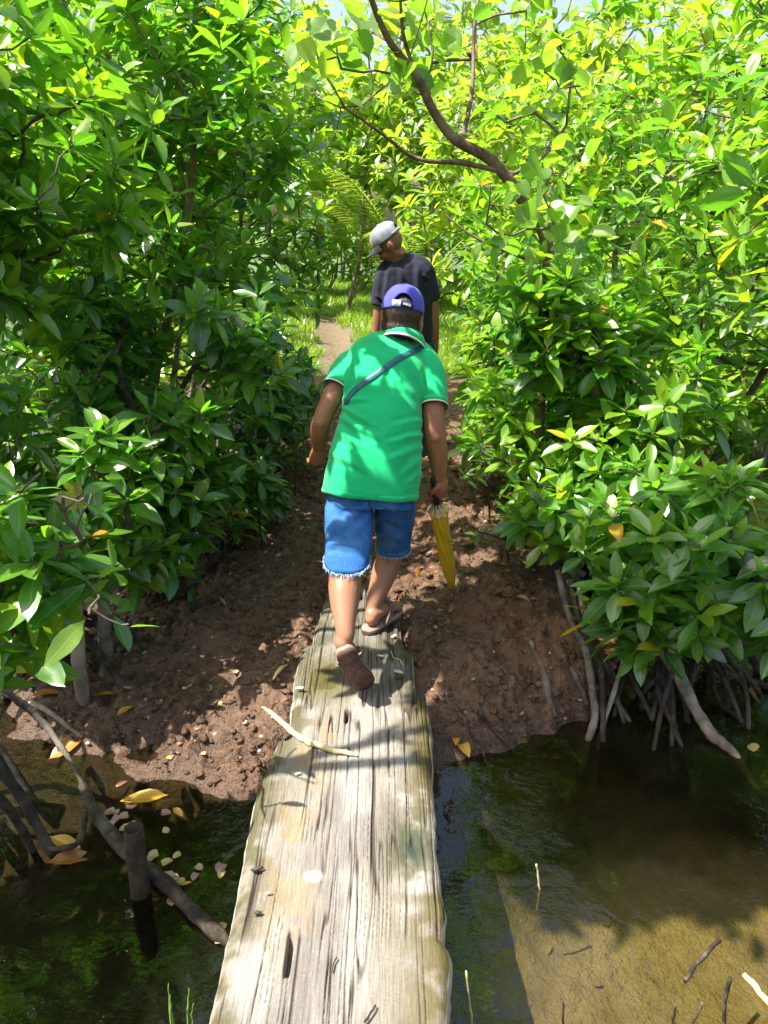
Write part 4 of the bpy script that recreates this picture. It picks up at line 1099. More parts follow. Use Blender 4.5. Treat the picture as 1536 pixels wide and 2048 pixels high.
    P0, P1 = A[pa], A[e]; r1 = rad[e]; r0 = np.minimum(rad[pa], r1 * 1.35)
    T = P1 - P0; T /= np.linalg.norm(T, axis=1)[:, None] + 1e-9
    ref = np.where(np.abs(T[:, 2:3]) > .9, np.array([[1., 0, 0]]), np.array([[0, 0, 1.]])); xx = np.cross(T, ref); xx /= np.linalg.norm(xx, axis=1)[:, None] + 1e-9; yy = np.cross(T, xx)
    big = rad[e] > .010
    def wood():
        Vs, Qs, off_ = [], [], 0
        for mask, sides in ((big, 9), (~big, 5)):
            i = np.where(mask)[0]
            if not len(i): continue
            th = np.linspace(0, 2 * np.pi, sides, endpoint=False); c, s_ = np.cos(th), np.sin(th)
            off = c[None, :, None] * xx[i][:, None] + s_[None, :, None] * yy[i][:, None]
            V = np.concatenate([P0[i][:, None] - T[i][:, None] * r0[i][:, None, None] * .25 + off * r0[i][:, None, None], P1[i][:, None] + off * r1[i][:, None, None]], 1).reshape(-1, 3)
            q = np.array([[j, (j + 1) % sides, sides + (j + 1) % sides, sides + j] for j in range(sides)])
            Vs.append(V); Qs.append((q[None] + (np.arange(len(i)) * 2 * sides)[:, None, None]).reshape(-1, 4) + off_); off_ += len(V)
        return fast_mesh('trunk', np.concatenate(Vs), np.concatenate(Qs))
    Lv = Leaves()
    for t_ in tips:
        d = unit(A[t_] - A[par[t_]]); d = unit(d * (1 - upb) + np.array([0, 0, upb]) + r.normal(0, .18, 3))
        if shape == 'long': rosette(Lv, A[t_], d, L * r.uniform(.85, 1.12), r, tone + r.normal(0, .09))
        else:
            for q in range(int(r.integers(4, 8))):
                pp = A[t_] + r.normal(0, .055, 3); dd = unit(np.array([*r.normal(0, 1, 2), r.normal(-.45, .45)]))
                Lv.add(pp, dd, np.array([*r.normal(0, .55, 2), 1.0]), L * r.uniform(.6, 1.15), np.clip(tone + r.normal(0, .22), 0, .97), int(r.integers(0, 1000)))
    Lv.fin()
    ok = ~blocked(Lv.c) & ~in_gap(Lv.c, r)
    for f_ in ('o', 'b', 'L', 't', 'k', 'c'): setattr(Lv, f_, getattr(Lv, f_)[ok])
    TREES.append(dict(name=name, label=label, base=(bx, by, bz), Lv=Lv, trunk=wood(), mat=mat, bark=bark, group=group, cat=cat, shape=shape, nobj=nobj, roots=roots, seed=seed, rootlen=rootlen, A=A, n_trunk=n_trunk))

OVER = lambda p: p[:, 2] > 1.58 + .252 * p[:, 1] + .10          # stays above the view
# ---- left side
grow_tree('mangrove_bush', 'low mangrove bush with bright young leaves at the lower left edge over the water', (-1.55, 2.15), [(-.86, 1.80, .74, .26, .20, .27, 34), (-1.10, 1.80, .60, .25, .22, .22, 16)], .135, 1, 2, 5, .55, nobj=260)
grow_tree('mangrove_tree', 'dark leafy mangrove overhanging the left bank behind the low bright bush', (-1.55, 2.75), [(-1.42, 2.65, .80, .52, .42, .52, 120), (-1.02, 2.95, .55, .30, .35, .38, 60), (-.80, 3.15, .72, .22, .22, .28, 45)], .138, 2, 3, 10, .42)
grow_tree('mangrove_tree', 'dark mangrove with exposed roots on the left bank beside the mud path', (-1.30, 3.75), [(-1.00, 3.65, .85, .56, .60, .75, 210), (-.72, 3.9, .40, .22, .4, .3, 50), (-1.35, 3.8, 1.05, .35, .3, .4, 60)], .135, 3, 3, 12, .40)
grow_tree('mangrove_tree', 'tall dense mangrove in front at the left edge of the photo', (-2.05, 3.1), [(-1.95, 3.05, 1.75, .65, .50, .85, 190), (-1.40, 3.3, 1.75, .48, .45, .62, 100)], .160, 4, 3, 8, .58)
grow_tree('mangrove_tree', 'mangrove with many forked grey limbs in the middle of the left thicket', (-1.45, 4.55), [(-1.15, 4.4, 1.8, .80, .65, 1.15, 330)], .155, 5, 3, 8, .56, bark='bark_pale')
grow_tree('mangrove_tree', 'leafy mangrove closing the left side of the path beyond the dark capped walker', (-1.25, 6.1), [(-1.05, 6.1, 1.9, .85, .75, 1.5, 330)], .145, 6, 3, 8, .50)
grow_tree('mangrove_bush', 'dark low bush pressing against the path left of the walkers', (-.95, 4.95), [(-.72, 4.9, .55, .36, .55, .50, 150)], .115, 9, 3, 5, .18)
grow_tree('mangrove_tree', 'sunlit mangrove crown at the top left corner of the photo', (-2.9, 4.8), [(-2.4, 4.6, 2.3, .95, .7, 1.05, 260)], .150, 7, 2, 6, .70)
grow_tree('mangrove_tree', 'yellow green mangrove crown at the top left of centre', (-1.9, 6.9), [(-1.7, 6.9, 2.8, 1.3, .8, 1.1, 300)], .150, 8, 2, 6, .72)
grow_tree('mangrove_bush', 'shaded low bush filling the gap at the left edge behind the tall dense mangrove', (-2.4, 4.0), [(-2.1, 3.9, .70, .65, .5, .60, 130)], .14, 10, 3, 4, .4)
# ---- right side
grow_tree('mangrove_bush', 'low glossy mangrove bush over the tangle of roots at the right bank', (1.40, 2.95), [(1.15, 2.6, .52, .42, .40, .32, 80), (1.45, 2.5, .42, .30, .35, .25, 34), (1.0, 2.5, .28, .24, .20, .18, 26), (.98, 2.95, .45, .22, .35, .25, 30)], .142, 11, 3, 14, .46, rootlen=.6)
grow_tree('mangrove_tree', 'bushy sunlit mangrove on the right bank beside the yellow umbrella', (1.35, 3.7), [(1.05, 3.6, .72, .62, .55, .58, 200), (.85, 3.45, .95, .25, .22, .45, 60), (.72, 3.42, 1.22, .20, .16, .26, 30), (.78, 3.25, .36, .24, .32, .26, 46)], .136, 12, 3, 10, .58)
grow_tree('mangrove_tree', 'mangrove with leaf tips reaching the path right of the green shirt', (1.2, 4.7), [(.92, 4.5, .90, .60, .60, .85, 250)], .136, 13, 3, 8, .58)
grow_tree('mangrove_tree', 'near mangrove with large leaves at the right edge, upper half', (2.1, 2.95), [(1.58, 2.75, 1.65, .42, .40, .75, 100)], .155, 14, 2, 6, .62)
grow_tree('mangrove_tree', 'mangrove with dark slanting limbs in the right thicket', (2.0, 4.1), [(1.95, 4.05, 1.45, .80, .60, 1.05, 240)], .140, 15, 3, 8, .60)
grow_tree('mangrove_tree', 'pale sunlit mangrove behind the curved limb of the round leaved tree', (1.7, 5.9), [(1.45, 5.8, 1.7, .95, .70, 1.3, 330)], .140, 16, 3, 8, .70, bark='bark_pale')
grow_tree('mangrove_tree', 'sunlit mangrove crown at the top right corner of the photo', (3.1, 5.2), [(2.6, 5.1, 2.2, .95, .7, 1.1, 260)], .145, 17, 2, 6, .72)
# ---- round-leaved tree whose limb arches up over the path
H0 = P(1098, 640, 3.9); hb = np.array([H0[0], 3.9, gz(H0[0], 3.9) - .05])
main = [hb, P(1088, 600, 3.88), P(1092, 480, 3.85), P(1045, 400, 3.8), P(985, 322, 3.75), P(912, 280, 3.7), P(868, 225, 3.65), P(832, 150, 3.6), P(782, 88, 3.55), P(745, 5, 3.5), P(715, -110, 3.45)]
side1 = [P(1025, 348, 3.78), P(925, 326, 3.7), P(835, 318, 3.65), P(765, 268, 3.6), P(690, 215, 3.55)]
side2 = [P(832, 150, 3.6), P(805, 60, 3.6), P(800, -60, 3.6)]
side3 = [P(925, 285, 3.72), P(945, 170, 3.85), P(950, 40, 3.95), P(975, -80, 4.0)]
side4 = [P(1085, 530, 3.86), P(960, 480, 3.8), P(890, 430, 3.8)]
skel = [dict(pts=main), dict(pts=side1, **{'from': 'near'}), dict(pts=side2, **{'from': 'near'}), dict(pts=side3, **{'from': 'near'}), dict(pts=side4, **{'from': 'near'})]
srad = []
for br, (ra, rb) in zip(skel, ((.036, .009), (.013, .005), (.010, .005), (.012, .005), (.009, .004))):
    n_ = (len(br['pts']) - 1) * 4 + 1; srad += list(np.linspace(ra, rb, n_))
hp = []
rh = np.random.default_rng(77)
hblobs = []
for i in range(150):
    px_, py_ = rh.uniform(620, 1170), rh.uniform(-120, 480)
    if px_ < 760 and py_ > 330: continue
    if 760 < px_ < 880 and py_ > 420: continue
    q = P(px_, py_, rh.uniform(3.1, 4.5)); hblobs.append((q[0], q[1], q[2], .02, .02, .02, 1))
q = P(800, 452, 3.5)
for (a_, b_, c_) in ((800, 440, 3.6), (880, 575, 3.6), (925, 268, 3.5), (740, 275, 3.4), (1110, 445, 3.5), (1120, 470, 3.4)):
    q = P(a_, b_, c_); hblobs.append((q[0], q[1], q[2], .01, .01, .01, 1))
_bl = blocked
grow_tree('round_leaved_tree', 'round leaved tree whose bare brown limb arches over the path at upper right', (hb[0], hb[1]), hblobs, .098, 20, 1, 0, .5, None, 'tree', 'round', 'leaf_round', 'bark_brown', skel, srad, .0028, nobj=300)

# ---- background trees
bgs = [(-4.4, 8.6, 3.6, 'behind the left thicket, leftmost'), (-3.7, 9.6, 3.8, 'beyond the left thicket, second from the left'), (-3.3, 11.8, 3.2, 'beyond the grass patch, left of the grey cap'), (.0, 15.5, 3.4, 'straight behind the grey cap'), (1.3, 8.8, 3.2, 'behind the black tee, right of the path'), (2.9, 8.2, 3.6, 'behind the arching limb'),
       (4.6, 8.4, 3.7, 'behind the right thicket, rightmost'), (.7, 11.8, 4.4, 'above the grey cap, far off'), (-1.6, 14.5, 4.9, 'far left behind the path bend'), (-.6, 12.6, 3.6, 'closing the gap above the path bend'), (-.9, 17.5, 5.2, 'far off above the path bend'), (2.2, 13.5, 4.2, 'behind the black tee, second row'), (3.4, 12.0, 4.7, 'far right background, second row'), (-4.6, 12.5, 4.9, 'far left corner background'), (6.4, 12.0, 4.8, 'far right corner background'), (1.8, 16.5, 5.6, 'farthest, tall, in the middle'), (-3.8, 17, 5.8, 'farthest, tall, left of the middle'), (5.6, 17, 5.8, 'farthest, tall, right of the middle')]
for i, (x_, y_, lab) in enumerate(((-3.0, 12.6, 'left of the grass patch'), (-1.1, 15.2, 'at the back of the grass patch'), (.7, 13.2, 'behind the black tee'), (2.2, 11.5, 'right of the black tee'), (-3.6, 10.2, 'behind the left thicket'), (3.4, 9.8, 'behind the right thicket'), (-2.6, 7.9, 'in the gap at the left photo edge'), (3.3, 6.9, 'in the gap at the right photo edge'))):
    grow_tree('background_bush', 'low sunlit bush ' + lab, (x_, y_), [(x_, y_, gz(x_, y_) + .65, 1.1, .6, .75, 130)], .17, 80 + i, 3, 0, .6, 'background bushes', 'bush', 'long', 'leaf_far', 'bark_pale', nobj=20, tip_r=.004)
for i, (x_, y_, h_, lab) in enumerate(bgs):
    low = .62 if lab not in ('above the grey cap, far off', 'closing the gap above the path bend') else .74
    grow_tree('background_tree', 'bright yellow green tree ' + lab, (x_, y_), [(x_, y_, h_ * low, 1.05 + .045 * y_, .8, h_ * (1.06 - low), 230)], .20, 40 + i, 2, 0, .55 + .12 * (i % 3), 'background trees', 'tree', 'long' if i % 3 else 'round', 'leaf_far', 'bark_pale', nobj=40, tip_r=.004)

# ---- unseen crowns added above and left of the frame to shade creek, bank and shirt
grow_tree('mangrove_tree', 'unseen mangrove crown added over the left bank to dapple the path', (-3.2, 2.2), [(-.80, 2.66, 2.55, .36, .44, .20, 105), (-.95, 3.3, 2.75, .45, .4, .25, 30), (-1.22, 2.2, 2.42, .24, .2, .2, 24)], .14, 60, 2, 6, .45, nobj=0, keep=OVER)
grow_tree('mangrove_tree', 'unseen mangrove crown added high over the plank to shade the creek', (-3.2, 1.6), [(-1.05, 1.75, 3.45, .62, .50, .28, 190), (-1.5, 1.8, 3.4, .32, .5, .28, 95), (-.4, 1.9, 3.5, .5, .5, .3, 50)], .15, 61, 2, 6, .45, nobj=0, keep=OVER)
grow_tree('mangrove_tree', 'unseen mangrove added at the left waterside to shade the creek', (-2.1, 1.35), [(-1.80, 1.35, 1.25, .35, .55, .80, 170), (-1.65, .75, 1.0, .4, .5, .6, 110)], .14, 62, 2, 8, .4, nobj=0)
# ---- put the trees into the scene; the leaves that show largest become leaf objects
cell = 14.0; W_, H_ = int(1536 / cell) + 2, int(2048 / cell) + 2
zb = np.full((H_, W_), 1e9)
for T_ in TREES:
    px, py, dep = project(T_['Lv'].c); T_['px'], T_['py'], T_['dep'] = px, py, dep
    m = (dep > .2) & (px > 0) & (px < 1536) & (py > 0) & (py < 2048)
    np.minimum.at(zb, ((py[m] / cell).astype(int), (px[m] / cell).astype(int)), dep[m])
n_leaf_obj = 0
for T_ in TREES:
    Lv = T_['Lv']; root = empty(T_['name'], T_['base'], T_['label'], T_['cat'], T_['group']); base = np.array(T_['base'])
    if T_['trunk']: put('trunk', T_['trunk'], M[T_['bark']], root)
    px, py, dep = T_['px'], T_['py'], T_['dep']
    m = (dep > .2) & (px > 4) & (px < 1532) & (py > 4) & (py < 2044)
    front = np.zeros(len(px), bool); front[m] = dep[m] <= zb[(py[m] / cell).astype(int), (px[m] / cell).astype(int)] + .16
    size = Lv.L / np.maximum(dep, .1) * np.where(front, 1, .35) * np.where(m, 1, 0)
    pick = np.argsort(-size)[:T_['nobj']]; pick = pick[size[pick] * F > 16]
    mask = np.ones(len(px), bool); mask[pick] = False
    for i in pick:
        me = leaf_mesh(T_['shape'], Lv.k[i], Lv.t[i], M[T_['mat']])
        o = bpy.data.objects.new('leaf', me); COL.objects.link(o); o.parent = root
        B = Lv.b[i]; L = Lv.L[i]; p = Lv.o[i] - base
        o.matrix_basis = Matrix(((B[0][0] * L, B[1][0] * L, B[2][0] * L, p[0]), (B[0][1] * L, B[1][1] * L, B[2][1] * L, p[1]), (B[0][2] * L, B[1][2] * L, B[2][2] * L, p[2]), (0, 0, 0, 1)))
    n_leaf_obj += len(pick)
    near = mask & (dep < 3.6) & (px > -200) & (px < 1736)
    hi, lo = TEMPL[T_['shape']]
    if near.any(): tag(put('foliage', Lv.merged(near, hi, 'foliage'), M[T_['mat']], root), kind='stuff')
    if (mask & ~near).any(): tag(put('foliage', Lv.merged(mask & ~near, lo, 'foliage'), M[T_['mat']], root), kind='stuff')
    # prop roots arch from the stem into the mud
    r = np.random.default_rng(500 + T_['seed'])
    for k in range(T_['roots']):
        az = r.uniform(0, 6.28); h = r.uniform(.18, .62); reach = T_['rootlen'] * r.uniform(.5, 1.25)
        p0 = base + np.array([0, 0, .06 + h]); e = base[:2] + reach * np.array([math.cos(az), math.sin(az)])
        if blocked((e[0], e[1], 0)) : continue
        ez = gz(e[0], e[1]) - .08; ro = r.uniform(.009, .019)
        m1 = np.array([base[0] + .45 * reach * math.cos(az), base[1] + .45 * reach * math.sin(az), p0[2] * .75 + ez * .25 + .05]); m2 = np.array([base[0] + .82 * reach * math.cos(az), base[1] + .82 * reach * math.sin(az), p0[2] * .28 + ez * .72])
        a = Acc(); a.tube([p0, m1 + r.normal(0, .02, 3), m2 + r.normal(0, .02, 3), np.array([e[0], e[1], ez])], [ro * 1.1, ro, ro * .92, ro * .8], 7, True, None, None, 4)
        put('prop_root', a.mesh('prop_root'), M['root'], root)
print('leaf objects', n_leaf_obj, 'leaves', sum(len(T_['Lv'].L) for T_ in TREES))

# ------------------------------------------------------------------ small things
def surf_hit(px, py, water=True):
    """where the view ray meets mud or water"""
    d = ray(px, py); t_ = np.linspace(.8, 14, 1400); q = CAM + d * t_[:, None]
    z = ground_z(q[:, 0], q[:, 1]); 
    if water: z = np.maximum(z, WATER)
    i = int(np.argmax(q[:, 2] < z)); return np.array([q[i, 0], q[i, 1], z[i]])
def stick(name, pts, rad, mat, label=None, cat=None, group=None, sides=8, k=4, parent=None, knots=0, seed=0):
    a = Acc(); pts, rr = resample(np.asarray(pts, float), k, np.interp(np.linspace(0, 1, len(pts)), np.linspace(0, 1, np.size(rad)), np.atleast_1d(rad))[:, None]); rr = rr[:, 0]
    r = np.random.default_rng(seed); rr = rr * (1 + .10 * r.normal(0, 1, len(rr)))
    a.tube(pts + r.normal(0, .0012, pts.shape), np.abs(rr), sides); o = put(name, a.mesh(name), mat, parent)
    return tag(o, label, cat, group)
# stump post
M['stump'] = bark_material('wet_post_wood', (.022, .015, .010), (.060, .040, .026), (.10, .075, .05), 30)
M['cut'] = simple('cut_wood', (.16, .125, .09), .8, 60, .3, .3)
sb = G(281, 1786, WATER); sr = .027
a = Acc(); zt = .005; prof = [(-.30, sr * 1.08), (-.05, sr * 1.06), (.08, sr), (.16, sr * 1.01), (.225, sr * .99), (.237, sr * .93)]
th = np.linspace(0, 2 * np.pi, 24, endpoint=False); wob = 1 + .03 * np.sin(th * 3 + 1) + .02 * np.sin(th * 7)
ringp = lambda h, r_: np.stack([sb[0] + r_ * wob * np.cos(th) + .02 * (h), sb[1] + r_ * wob * np.sin(th), np.full(24, WATER + h)], 1)
a.loft([ringp(h, r_) for h, r_ in prof] + [ringp(.236, sr * .80), ringp(.205, sr * .72)])
stp = empty('wooden_post', (sb[0], sb[1], WATER - .3), 'short dark wooden post stump standing in the water left of the plank', 'post')
put('shaft', a.mesh('shaft'), M['stump'], stp)
a = Acc(); a.loft([ringp(.204, sr * .71), ringp(.207, sr * .4)]); put('pith', a.mesh('pith'), M['cut'], stp)
# sunken log and branches at the left
stick('sunken_log', [G(165, 1570, -.19), G(200, 1640, -.20), G(262, 1712, -.21), G(330, 1765, -.215), G(395, 1832, -.215), G(470, 1895, -.225)], [.014, .020, .022, .021, .020, .018], M['log'], 'half sunken wet log lying diagonally in the water beside the post', 'log', None, 12, 5, None, 0, 1)
def T_(px, py, lift=.0):
    q = surf_hit(px, py); q[2] += lift; return q
e0 = T_(180, 1600, .01)
stick('fallen_branch', [P(-60, 1330, 2.15), P(60, 1420, 2.22), P(120, 1490, 2.17), e0], [.012, .012, .010, .008], M['bark'], 'thin bare branch slanting from the left edge down to the sunken log', 'branch', None, 8, 5, None, 0, 2)
stick('fallen_branch', [P(-60, 1350, 2.5), P(30, 1395, 2.55), T_(90, 1435, .03), T_(165, 1478, .005)], [.014, .013, .011, .008], M['bark_pale'], 'pale bent branch lying from the left edge onto the mud', 'branch', None, 8, 5, None, 0, 3)
stick('mangrove_root', [P(-40, 1480, 1.95), P(40, 1590, 1.9), G(95, 1690, -.2), G(130, 1730, -.30)], [.020, .018, .016, .012], M['root'], 'thick dark root arching into the water at the left edge', 'root', 'roots at the left edge', 8, 5, None, 0, 4)
stick('mangrove_root', [P(-40, 1560, 1.8), P(20, 1620, 1.8), G(60, 1690, -.2), G(85, 1740, -.32)], [.014, .013, .012, .010], M['root'], 'lowest thin dark root entering the water at the left edge', 'root', 'roots at the left edge', 8, 5, None, 0, 5)
stick('mangrove_root', [P(-40, 1500, 2.2), P(10, 1540, 2.2), T_(60, 1575, -.03)], [.014, .014, .011], M['root'], 'short dark root behind the others at the left edge', 'root', 'roots at the left edge', 8, 5, None, 0, 6)
stick('forked_twig', [G(78, 1690, -.205), G(110, 1697, -.20), G(150, 1690, -.19), G(165, 1660, -.18), G(172, 1625, -.17)], [.008, .008, .009, .010, .008], M['log'], 'crooked twig over yellow leaves in the water at lower left', 'twig', None, 8, 4, None, 0, 7)
stick('mangrove_stem', [T_(168, 1405, -.06), P(158, 1320, T_(168, 1405)[1]), P(150, 1215, T_(168, 1405)[1]), P(146, 1120, T_(168, 1405)[1])], [.034, .029, .026, .022], M['bark_pale'], 'grey upright mangrove stem under the bright bush at left', 'stem', None, 10, 5, None, 0, 8)  # upright mangrove stems, this one and the next
stick('mangrove_stem', [T_(212, 1340, -.06), P(210, 1270, T_(212, 1340)[1]), P(208, 1190, T_(212, 1340)[1]), P(204, 1100, T_(212, 1340)[1])], [.030, .027, .025, .022], M['bark'], 'dark upright mangrove stem right of the grey stem at left', 'stem', None, 10, 5, None, 0, 9)
stick('fallen_branch', [T_(365, 1200, .015), T_(420, 1145, .03), T_(472, 1096, .015)], [.022, .021, .016], M['root'], 'thick dark broken branch lying on the left bank', 'branch', None, 8, 4, None, 0, 10)
for k, pts in enumerate(([(300, 1105), (380, 1118), (432, 1128)], [(330, 1060), (400, 1075), (455, 1098)], [(430, 1040), (446, 1080), (436, 1130)], [(510, 942), (570, 934), (632, 922)])):
    q = [T_(x, y, .04 if i == 1 else .0) for i, (x, y) in enumerate(pts)]
    stick('mangrove_root', q, [.013, .012, .008], M['root'], ('lower brown root crossing the dark left bank', 'upper brown root crossing the dark left bank', 'short bent root standing by the left bushes', 'dark stick lying beside the walker\'s left hand')[k], 'root', 'roots on the left bank', 8, 4, None, 0, 20 + k)
# roots of the right bank
rs = [([(1300, 1255, 3.0), (1355, 1345, 2.85), (1395, 1425, 2.7), (1425, 1470, 2.6), (1468, 1508, 2.5)], [.030, .027, .024, .020, .010], 'bark_pale', 'thick pale stilt root slanting into the water at the right'),
      ([(1255, 1285, 2.75), (1235, 1360, 2.7), (1205, 1455, 2.62)], [.010, .010, .009], 'bark_pale', 'straight pale stick standing between the right roots'),
      ([(1140, 1240, 3.0), (1172, 1300, 2.9), (1183, 1370, 2.75), (1190, 1435, 2.62), (1178, 1475, 2.55)], [.013, .015, .015, .016, .013], 'bark', 'grey stilt root nearest to the mud face on the right'),
      ([(1165, 1260, 3.0), (1200, 1330, 2.9), (1205, 1420, 2.75), (1205, 1480, 2.6)], [.013, .012, .011, .010], 'root', 'dark thin root beside the grey stilt root'),
      ([(1330, 1240, 3.2), (1390, 1310, 3.15), (1450, 1345, 3.1), (1540, 1375, 3.05), (1600, 1400, 3.0)], [.015, .014, .013, .012, .012], 'root', 'long dark root running to the right edge'),
      ([(1290, 1250, 3.3), (1320, 1330, 3.2), (1330, 1400, 3.1), (1350, 1450, 3.0)], [.012, .012, .012, .010], 'root', 'dark root behind the thick pale stilt root'),
      ([(1380, 1290, 3.1), (1420, 1340, 3.05), (1435, 1400, 2.95), (1480, 1440, 2.85)], [.011, .011, .010, .009], 'root', 'forked dark root near the right edge'),
      ([(1230, 1270, 3.2), (1262, 1350, 3.1), (1300, 1430, 2.95)], [.012, .011, .010], 'root', 'dark root slanting right under the low bush'),
      ([(1410, 1270, 3.0), (1385, 1350, 2.95), (1372, 1440, 2.85)], [.010, .010, .009], 'root', 'thin dark upright root under the low bush')]
rq = np.random.default_rng(15)
for k in range(14):
    x0 = rq.uniform(1150, 1480); y0 = rq.uniform(1235, 1290); x1 = x0 + rq.normal(0, 55); y1 = rq.uniform(1400, 1500) - .12 * max(0, x1 - 1350)
    rs.append(([(x0, y0, 0), ((x0 + x1) / 2 + rq.normal(0, 18), (y0 + y1) / 2 - 10, 0), (x1, y1, 0)], [rq.uniform(.009, .013), .010, .008], 'root', 'thin dark stilt root in the tangle under the right bush'))
for k, (pts, rad, m, lab) in enumerate(rs):
    Ye = G(pts[-1][0], pts[-1][1], WATER)[1]; nq = len(pts); q = [P(x, y, Ye + .30 * (1 - i / (nq - 1))) for i, (x, y, _) in enumerate(pts)]
    up_ = q[0] + unit(q[0] - q[1]) * .10 + np.array([0, .05, .10]); q = [up_] + q + [q[-1] + unit(q[-1] - q[-2]) * .12 + np.array([0, 0, -.06])]
    stick('stilt_root', q, rad, M[m], lab, 'root', 'thin stilt roots tangled under the right bush' if lab.startswith('thin dark stilt root in') else 'stilt roots at the right bank', 9, 5, None, 0, 40 + k)
for k, (pts, rad) in enumerate((([(1060, 1290), (1085, 1345), (1095, 1400), (1110, 1440)], [.012, .016, .014, .010]), ([(1140, 1340), (1160, 1380), (1175, 1420)], [.012, .013, .010]), ([(925, 1425), (940, 1470), (960, 1500), (972, 1530)], [.005, .005, .004, .003]), ([(955, 1428), (990, 1475), (1030, 1510)], [.008, .007, .004]))):
    stick('bank_root', [T_(x, y, .008) for x, y in pts], rad, M['bark' if k < 2 else 'root'], ('pale root running down the right mud face', 'short pale root at the foot of the right mud face', 'thin twig hanging above the yellow leaf in the water', 'dark twig dipping into the water by the right bank')[k], 'root', 'roots on the right mud face', 7, 4, None, 0, 60 + k)
M['redwood'] = simple('red_brown_wood', (.26, .085, .045), .8, 40, .45, .5, .3, .01)
a = Acc(); c_ = T_(1205, 1292, .02); a.box(c_, (.105, .05, .035), (.88, .1, -.42), (-.1, 1, .1), (.42, .0, .9))
o = tag(put('wood_block', a.mesh('wood_block', False), M['redwood']), 'broken red brown wood block under the low bush at right', 'wood block'); bm_ = o.modifiers.new('b', 'BEVEL'); bm_.width = .012; bm_.segments = 2
sub = o.modifiers.new('s', 'SUBSURF'); sub.subdivision_type = 'SIMPLE'; sub.levels = 3; sub.render_levels = 3
tx = bpy.data.textures.new('chip', 'CLOUDS'); tx.noise_scale = .03; dm = o.modifiers.new('d', 'DISPLACE'); dm.texture = tx; dm.strength = .022; dm.mid_level = .5

# things on the plank
M['pod'] = simple('pale_propagule', (.52, .42, .22), .5, 30, .25, .2)
pod = [G(524, 1414, .022), G(545, 1428, .014), G(575, 1455, .012), G(610, 1480, .010), G(660, 1499, .010), G(697, 1506, .010), G(716, 1512, .008)]
stick('mangrove_seedling_pod', pod, [.003, .008, .0095, .010, .0095, .007, .003], M['pod'], 'long pale curved pod lying across the left edge of the plank', 'seed pod', None, 10, 5, None, 0, 70)
stick('mangrove_seedling_pod', [T_(546, 1366, .012), T_(560, 1350, .016), T_(573, 1337, .010)], [.004, .008, .003], M['pod'], 'short pale pod on the mud just left of the plank', 'seed pod', None, 8, 4, None, 0, 71)
stick('twig', [G(728, 2046, .006), G(738, 2030, .010), G(752, 2012, .006)], [.003, .003, .002], M['log'], 'tiny dark twig at the near end of the plank', 'twig', None, 6, 3, None, 0, 72)
stick('twig', [G(663, 1943, .005), G(672, 1915, .007)], [.0022, .0018], M['log'], 'short thin twig on the pale middle of the plank', 'twig', None, 6, 3, None, 0, 73)
stick('twig', [G(783, 1302, .008), G(786, 1315, .014), G(800, 1320, .016), G(806, 1330, .007)], [.002, .002, .002, .0015], M['pod'], 'thin bent twig on the plank right of the raised sandal', 'twig', None, 6, 4, None, 0, 74)
M['husk'] = simple('pale_husk', (.50, .44, .32), .6, 30, .2, .2); M['husk_dark'] = simple('dark_husk', (.05, .04, .03), .7, 30, .3, .3)
for k, (x, y, L, an, m, lab) in enumerate(((789, 1272, .017, .6, 'husk', 'pale seed husk on the plank near the standing sandal'), (760, 1311, .013, -.3, 'husk', 'pale round husk on the plank right of the raised sandal'), (797, 1343, .020, -.5, 'husk', 'grey seed husk on the plank by its right split'), (798, 1353, .020, .1, 'husk_dark', 'dark seed husk beside the grey husk on the plank'), (600, 1376, .018, .0, 'husk', 'pale shell on the left edge of the plank above the pod'),
      (574, 1473, .018, .9, 'husk_dark', 'dark crumb on the plank just below the pod'), (596, 1547, .010, .4, 'husk', 'small pale crumb in the left half of the plank'), (515, 1737, .017, .2, 'husk_dark', 'dark crumb at the left edge in the middle of the plank'), (515, 1825, .012, .2, 'husk_dark', 'dark crumb at the left edge of the near plank'), (537, 1785, .008, .2, 'husk', 'tiny pale crumb near the left plank edge'))):
    a = Acc(); c_ = G(x, y, .008); X_ = np.array([math.cos(an), math.sin(an), 0.]); Y_ = np.array([-math.sin(an), math.cos(an), 0.]); a.ball(c_, (L, L * .42, L * .3), X_, Y_, (0, 0, 1), 10, 7)
    me = a.mesh('husk'); V = get_co(me); set_co(me, V + .12 * L * np.stack([vnoise(V[:, 0] * 260, V[:, 1] * 260 + V[:, 2] * 300, q) - .5 for q in range(3)], 1) * 2); tag(put('husk', me, M[m]), lab, 'husk')
# puddle in the trodden hollow
t = NT('puddle_water'); gl = t.n('BsdfGlossy'); gl.inputs['Roughness'].default_value = .04; tr = t.n('BsdfTransparent'); tr.inputs['Color'].default_value = (.88, .85, .70, 1)
fr = t.n('Fresnel'); fr.inputs['IOR'].default_value = 1.34; nb = t.bump(t.noise(25, 2, .5, t.coord('Object')), .2, .004); t.set(fr, 'Normal', nb); t.set(gl, 'Normal', nb)
mx = t.n('MixShader'); t.set(mx, 0, fr); t.t.links.new(tr.outputs[0], mx.inputs[1]); t.t.links.new(gl.outputs[0], mx.inputs[2]); M['puddle'] = t.surf(mx)
th = np.linspace(0, 2 * np.pi, 48, endpoint=False); rr = 1 + .16 * np.sin(th * 2 + 1) + .10 * np.sin(th * 5) + .06 * np.sin(th * 9 + 2)
pv = np.stack([pd[0] + .06 * rr * np.cos(th), pd[1] + .10 * rr * np.sin(th), np.full(48, -.010)], 1)
a = Acc(); a.add(pv, [tuple(range(48))]); tag(put('puddle', a.mesh('puddle'), M['puddle']), kind='structure')

